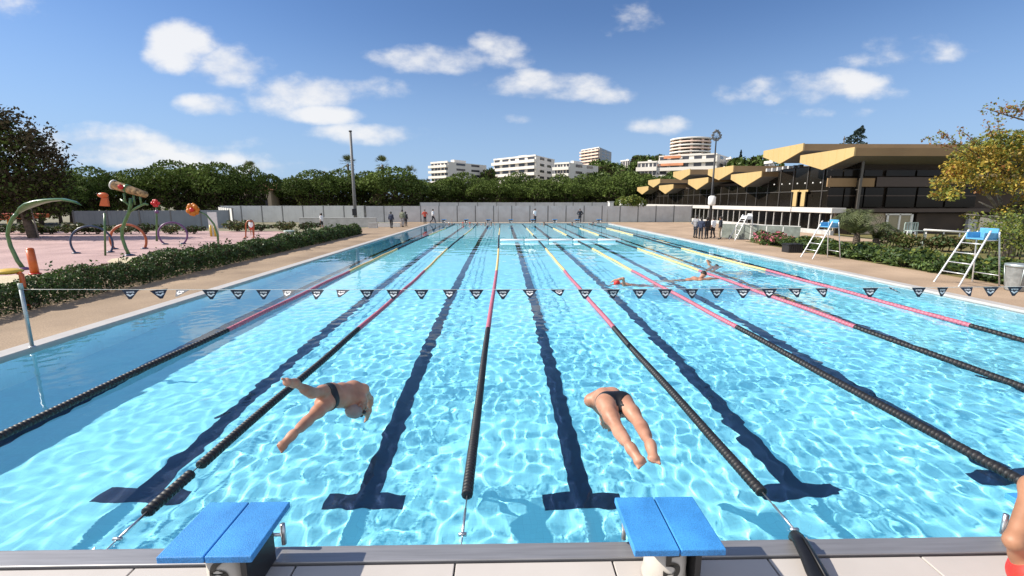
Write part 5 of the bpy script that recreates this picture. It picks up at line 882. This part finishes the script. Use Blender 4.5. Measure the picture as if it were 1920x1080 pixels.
# --- swimmers in the water
def swimmer(label, p0, head_dir, roll, skin, arm, head_up, capm):
    p0 = V3(p0) - V3([0, 0, .045]); d = nrm_(V3(head_dir)); l = np.cross(V3([0, 0, 1]), d); z = V3([0, 0, 1]); r = -l
    def q(a, b, c): return tuple(p0 + d * a + r * b + z * c)
    J = dict(hl=q(-.02, -.1, -.12), hr=q(-.02, .1, -.12), waist=q(.2, 0, -.07), chest=q(.42, 0, -.03), neck=q(.56, 0, .0), head=q(.68, 0, head_up), sl=q(.5, -.19, -.0), sr=q(.5, .19, -.0), kl=q(-.43, -.1, -.18), kr=q(-.43, .1, -.14), al=q(-.84, -.1, -.16), ar=q(-.84, .1, -.24), tl=q(-1.0, -.1, -.16), tr=q(-1.0, .1, -.26), face=tuple(d * .6 + V3([0, 0, -.5]) + r * .3))
    if arm == 'up': J.update(er=q(.58, .36, .26), wr=q(.82, .30, .20), fr=q(.96, .26, .10), el=q(.74, -.2, -.2), wl=q(.9, -.18, -.35), fl=q(1.0, -.16, -.45))
    elif arm == 'left': J.update(el=q(.58, -.36, .28), wl=q(.82, -.30, .22), fl=q(.96, -.26, .12), er=q(.74, .2, -.2), wr=q(.9, .18, -.35), fr=q(1.0, .16, -.45))
    else: J.update(er=q(.78, .18, .02), wr=q(1.02, .14, .04), fr=q(1.2, .12, .02), el=q(.74, -.2, -.05), wl=q(1.0, -.14, .02), fl=q(1.15, -.12, .0))
    o, ax = person(label, J, .02, skin, [('swimsuit', ['torso', 'pelvis'], 'swim_black', .006, (lambda ax: (lambda g: np.maximum((g - ax['hc']) @ ax['spine'] - .1, -((g - ax['hc']) @ ax['spine']) - .1))))], hair=None, cap=capm, group='swimmers in the right hand lanes')
    UNDER.append(o); o['label'] = label; return o
a = at(1140, 530, 0); b = at(1215, 533, 0); swimmer('crawl swimmer with pinkish cap and one arm raised, nearest behind the flag line', (b.x - .25, b.y, .0), (-1, .08, 0), 0, 'skin', 'left', .05, 'swim_red')
a = at(1282, 524, 0); swimmer('swimmer holding the head high, between the flags and the floating boom', (a.x - .02, a.y, .04), (1, .1, 0), 0, 'skin', 'fore', .15, 'hair_dark')
a = at(1334, 500, 0); swimmer('distant swimmer with a bent dark arm out of the water', (a.x, a.y - .2, -.06), (.55, .8, 0), 0, 'skin_tan', 'left', .02, 'hair_dark')
for i, (px, capm) in enumerate(((842, 'white'), (868, 'swim_red'), (881, 'swim_red'), (895, 'cloth_grey'), (910, 'cloth_khaki'), (921, 'hair_dark'), (1020, 'hair_dark'), (1073, 'hair_dark'), (1112, 'cloth_navy'))):
    q = PD(px, 418, 51.2); P_ = V3([q.x, q.y, 0]); J = dict(hl=P_ + [-.1, 0, -.75], hr=P_ + [.1, 0, -.75], waist=P_ + [0, 0, -.5], chest=P_ + [0, 0, -.25], neck=P_ + [0, 0, -.02], head=P_ + [0, 0, .16], sl=P_ + [-.19, 0, -.06], sr=P_ + [.19, 0, -.06], el=P_ + [-.34, .1, -.06], er=P_ + [.32, .12, -.06], wl=P_ + [-.42, .3, .08], wr=P_ + [.40, .3, .1], fl=P_ + [-.44, .4, .1], fr=P_ + [.42, .4, .1], kl=P_ + [-.1, 0, -1.1], kr=P_ + [.1, 0, -1.1], al=P_ + [-.1, 0, -1.5], ar=P_ + [.1, 0, -1.5], tl=P_ + [-.1, -.1, -1.55], tr=P_ + [.1, -.1, -1.55], face=(0, -1, 0))
    if i == 0: J['wr'] = P_ + [.3, 0, .5]; J['fr'] = P_ + [.32, 0, .6]
    UNDER.append(person(['bather with white cap at the shaded corner of the far wall', 'leftmost red capped bather at the far wall', 'red capped bather next to the grey capped one', 'grey capped bather at the far wall', 'brown capped bather at the far wall', 'dark haired bather just left of the centre lane rope', 'dark haired bather right of the white shirted official', 'dark haired bather at the feet of the dark official', 'navy capped bather in the far right lane'][i], J, .035, 'skin', [('swimsuit', ['torso', 'pelvis'], 'swim_black', .006, None)], cap=capm, group='bathers holding the far wall', hair=None)[0])
# --- standing and walking people
def stander(label, px, pyf, pyt, top, legs, face=(-.5, .8), skin='skin', D=None, walk=0, arms='down', group=None, z0=ZD, short=False, shoe='shoe'):
    b = at(px, pyf, z0) if D is None else PD(px, pyf, D); D = b.y - CAM.y; H_ = PD(px, pyt, D).z - z0; k = H_ / 1.78; P_ = V3([b.x, b.y, z0]); f = nrm_(V3([face[0], face[1], 0])); r = V3([f[1], -f[0], 0])
    def q(x, y, z): return P_ + (r * x + f * y + V3([0, 0, z])) * k
    w_ = walk; J = dict(hl=q(-.1, 0, .93), hr=q(.1, 0, .93), waist=q(0, .0, 1.12), chest=q(0, .01, 1.32), neck=q(0, .01, 1.50), head=q(0, .03, 1.645), sl=q(-.19, 0, 1.43), sr=q(.19, 0, 1.43), kl=q(-.10, .03 + w_ * .22, .50), kr=q(.11, .03 - w_ * .08, .50), al=q(-.10, -.02 + w_ * .36, .085), ar=q(.12, -.02 - w_ * .40, .085 + .1 * abs(w_)), tl=q(-.12, .14 + w_ * .36, .03), tr=q(.14, .14 - w_ * .38, .03 + .05 * abs(w_)), face=tuple(f), sc=(k, k, k))
    if arms == 'down': J.update(el=q(-.26, -.03 - w_ * .1, 1.15), er=q(.26, -.03 + w_ * .1, 1.15), wl=q(-.27, .06 - w_ * .2, .92), wr=q(.27, .06 + w_ * .2, .92), fl=q(-.26, .09 - w_ * .22, .78), fr=q(.26, .09 + w_ * .22, .78))
    elif arms == 'front': J.update(el=q(-.25, .0, 1.15), er=q(.25, .0, 1.15), wl=q(-.08, .2, 1.10), wr=q(.08, .2, 1.12), fl=q(.05, .22, 1.12), fr=q(-.05, .22, 1.12))
    else: J.update(el=q(-.36, -.06, 1.18), er=q(.36, -.06, 1.18), wl=q(-.2, .06, 1.0), wr=q(.2, .06, 1.0), fl=q(-.12, .1, .96), fr=q(.12, .1, .96))
    cl = [('top', ['torso', 'pelvis', 'arm' if top not in ('cloth_red', 'cloth_white') else 'upperarm'], top, .016 * k, lambda ax: (lambda g: -((g - ax['hc']) @ ax['spine']) - .06))]
    cl.append(('trousers' if not short else 'shorts', ['pelvis', 'leg' if not short else 'thigh'], legs, .014 * k, lambda ax: (lambda g: (g - ax['hc']) @ ax['spine'] - .05)))
    if shoe: cl.append(('shoes', ['foot'], shoe, .010 * k, None))
    return person(label, J, .028 * k, skin, cl, group=group)[0]
SGp = 'group of people standing on the right deck'
stander('person in grey shirt and dark trousers, left end of the standing group', 1303, 446, 404, 'cloth_grey', 'cloth_dark', (.8, .4), group=SGp, arms='hips'); stander('person in dark suit, second from left in the standing group', 1313, 448, 408, 'cloth_navy', 'cloth_dark', (.5, .8), group=SGp)
stander('person in all black in the middle of the standing group', 1324, 447.5, 408, 'cloth_dark', 'cloth_dark', (-.3, .9), group=SGp, arms='front'); stander('person in white shirt and dark trousers in the standing group', 1336, 446, 408, 'cloth_white', 'cloth_dark', (-.4, .9), group=SGp, walk=.25); stander('person in black jacket and khaki trousers, right end of the standing group', 1349, 449, 406, 'cloth_dark', 'cloth_khaki', (-.8, .5), group=SGp)
stander('person in white shirt and dark shorts walking behind the left hedge', 604, 428, 400, 'cloth_white', 'cloth_dark', (-.9, .2), D=42, walk=.35, short=True); stander('person in dark clothes walking away along the left deck', 734, 427, 397, 'cloth_navy', 'cloth_dark', (.2, 1), D=44, walk=.25)
stander('person in olive shirt and grey trousers beside one in dark, on the left deck', 755, 426, 393, 'cloth_olive', 'cloth_grey', (.3, .9), D=46, walk=.2); stander('person in dark jacket behind the olive shirted one', 761, 424, 397, 'cloth_dark', 'cloth_dark', (.3, .9), D=47.2)
stander('person in red top and dark leggings at the far left pool corner', 797, 417, 393, 'cloth_red', 'cloth_dark', (.3, -1), D=52.9, arms='hips'); stander('person in white top and dark trousers striding at the far left pool corner', 812, 416, 392, 'cloth_white', 'cloth_dark', (1, -.1), D=53.6, walk=.8)
stander('official in white shirt standing behind the centre of the far pool end', 1003, 415, 391, 'cloth_white', 'cloth_dark', (.8, -.6), D=53.7); stander('official in dark clothes standing astride behind the far pool end', 1087, 415, 391, 'cloth_dark', 'cloth_dark', (-.2, -1), D=53.7, walk=.2, arms='hips')
stander('small figure in pale top seen through the red brown arch', 473, 444, 413, 'cloth_white', 'cloth_red', (.3, -1), D=36, z0=.03, short=True, shoe=None)
for o in UNDER: o.cycles.is_caustics_receiver = True
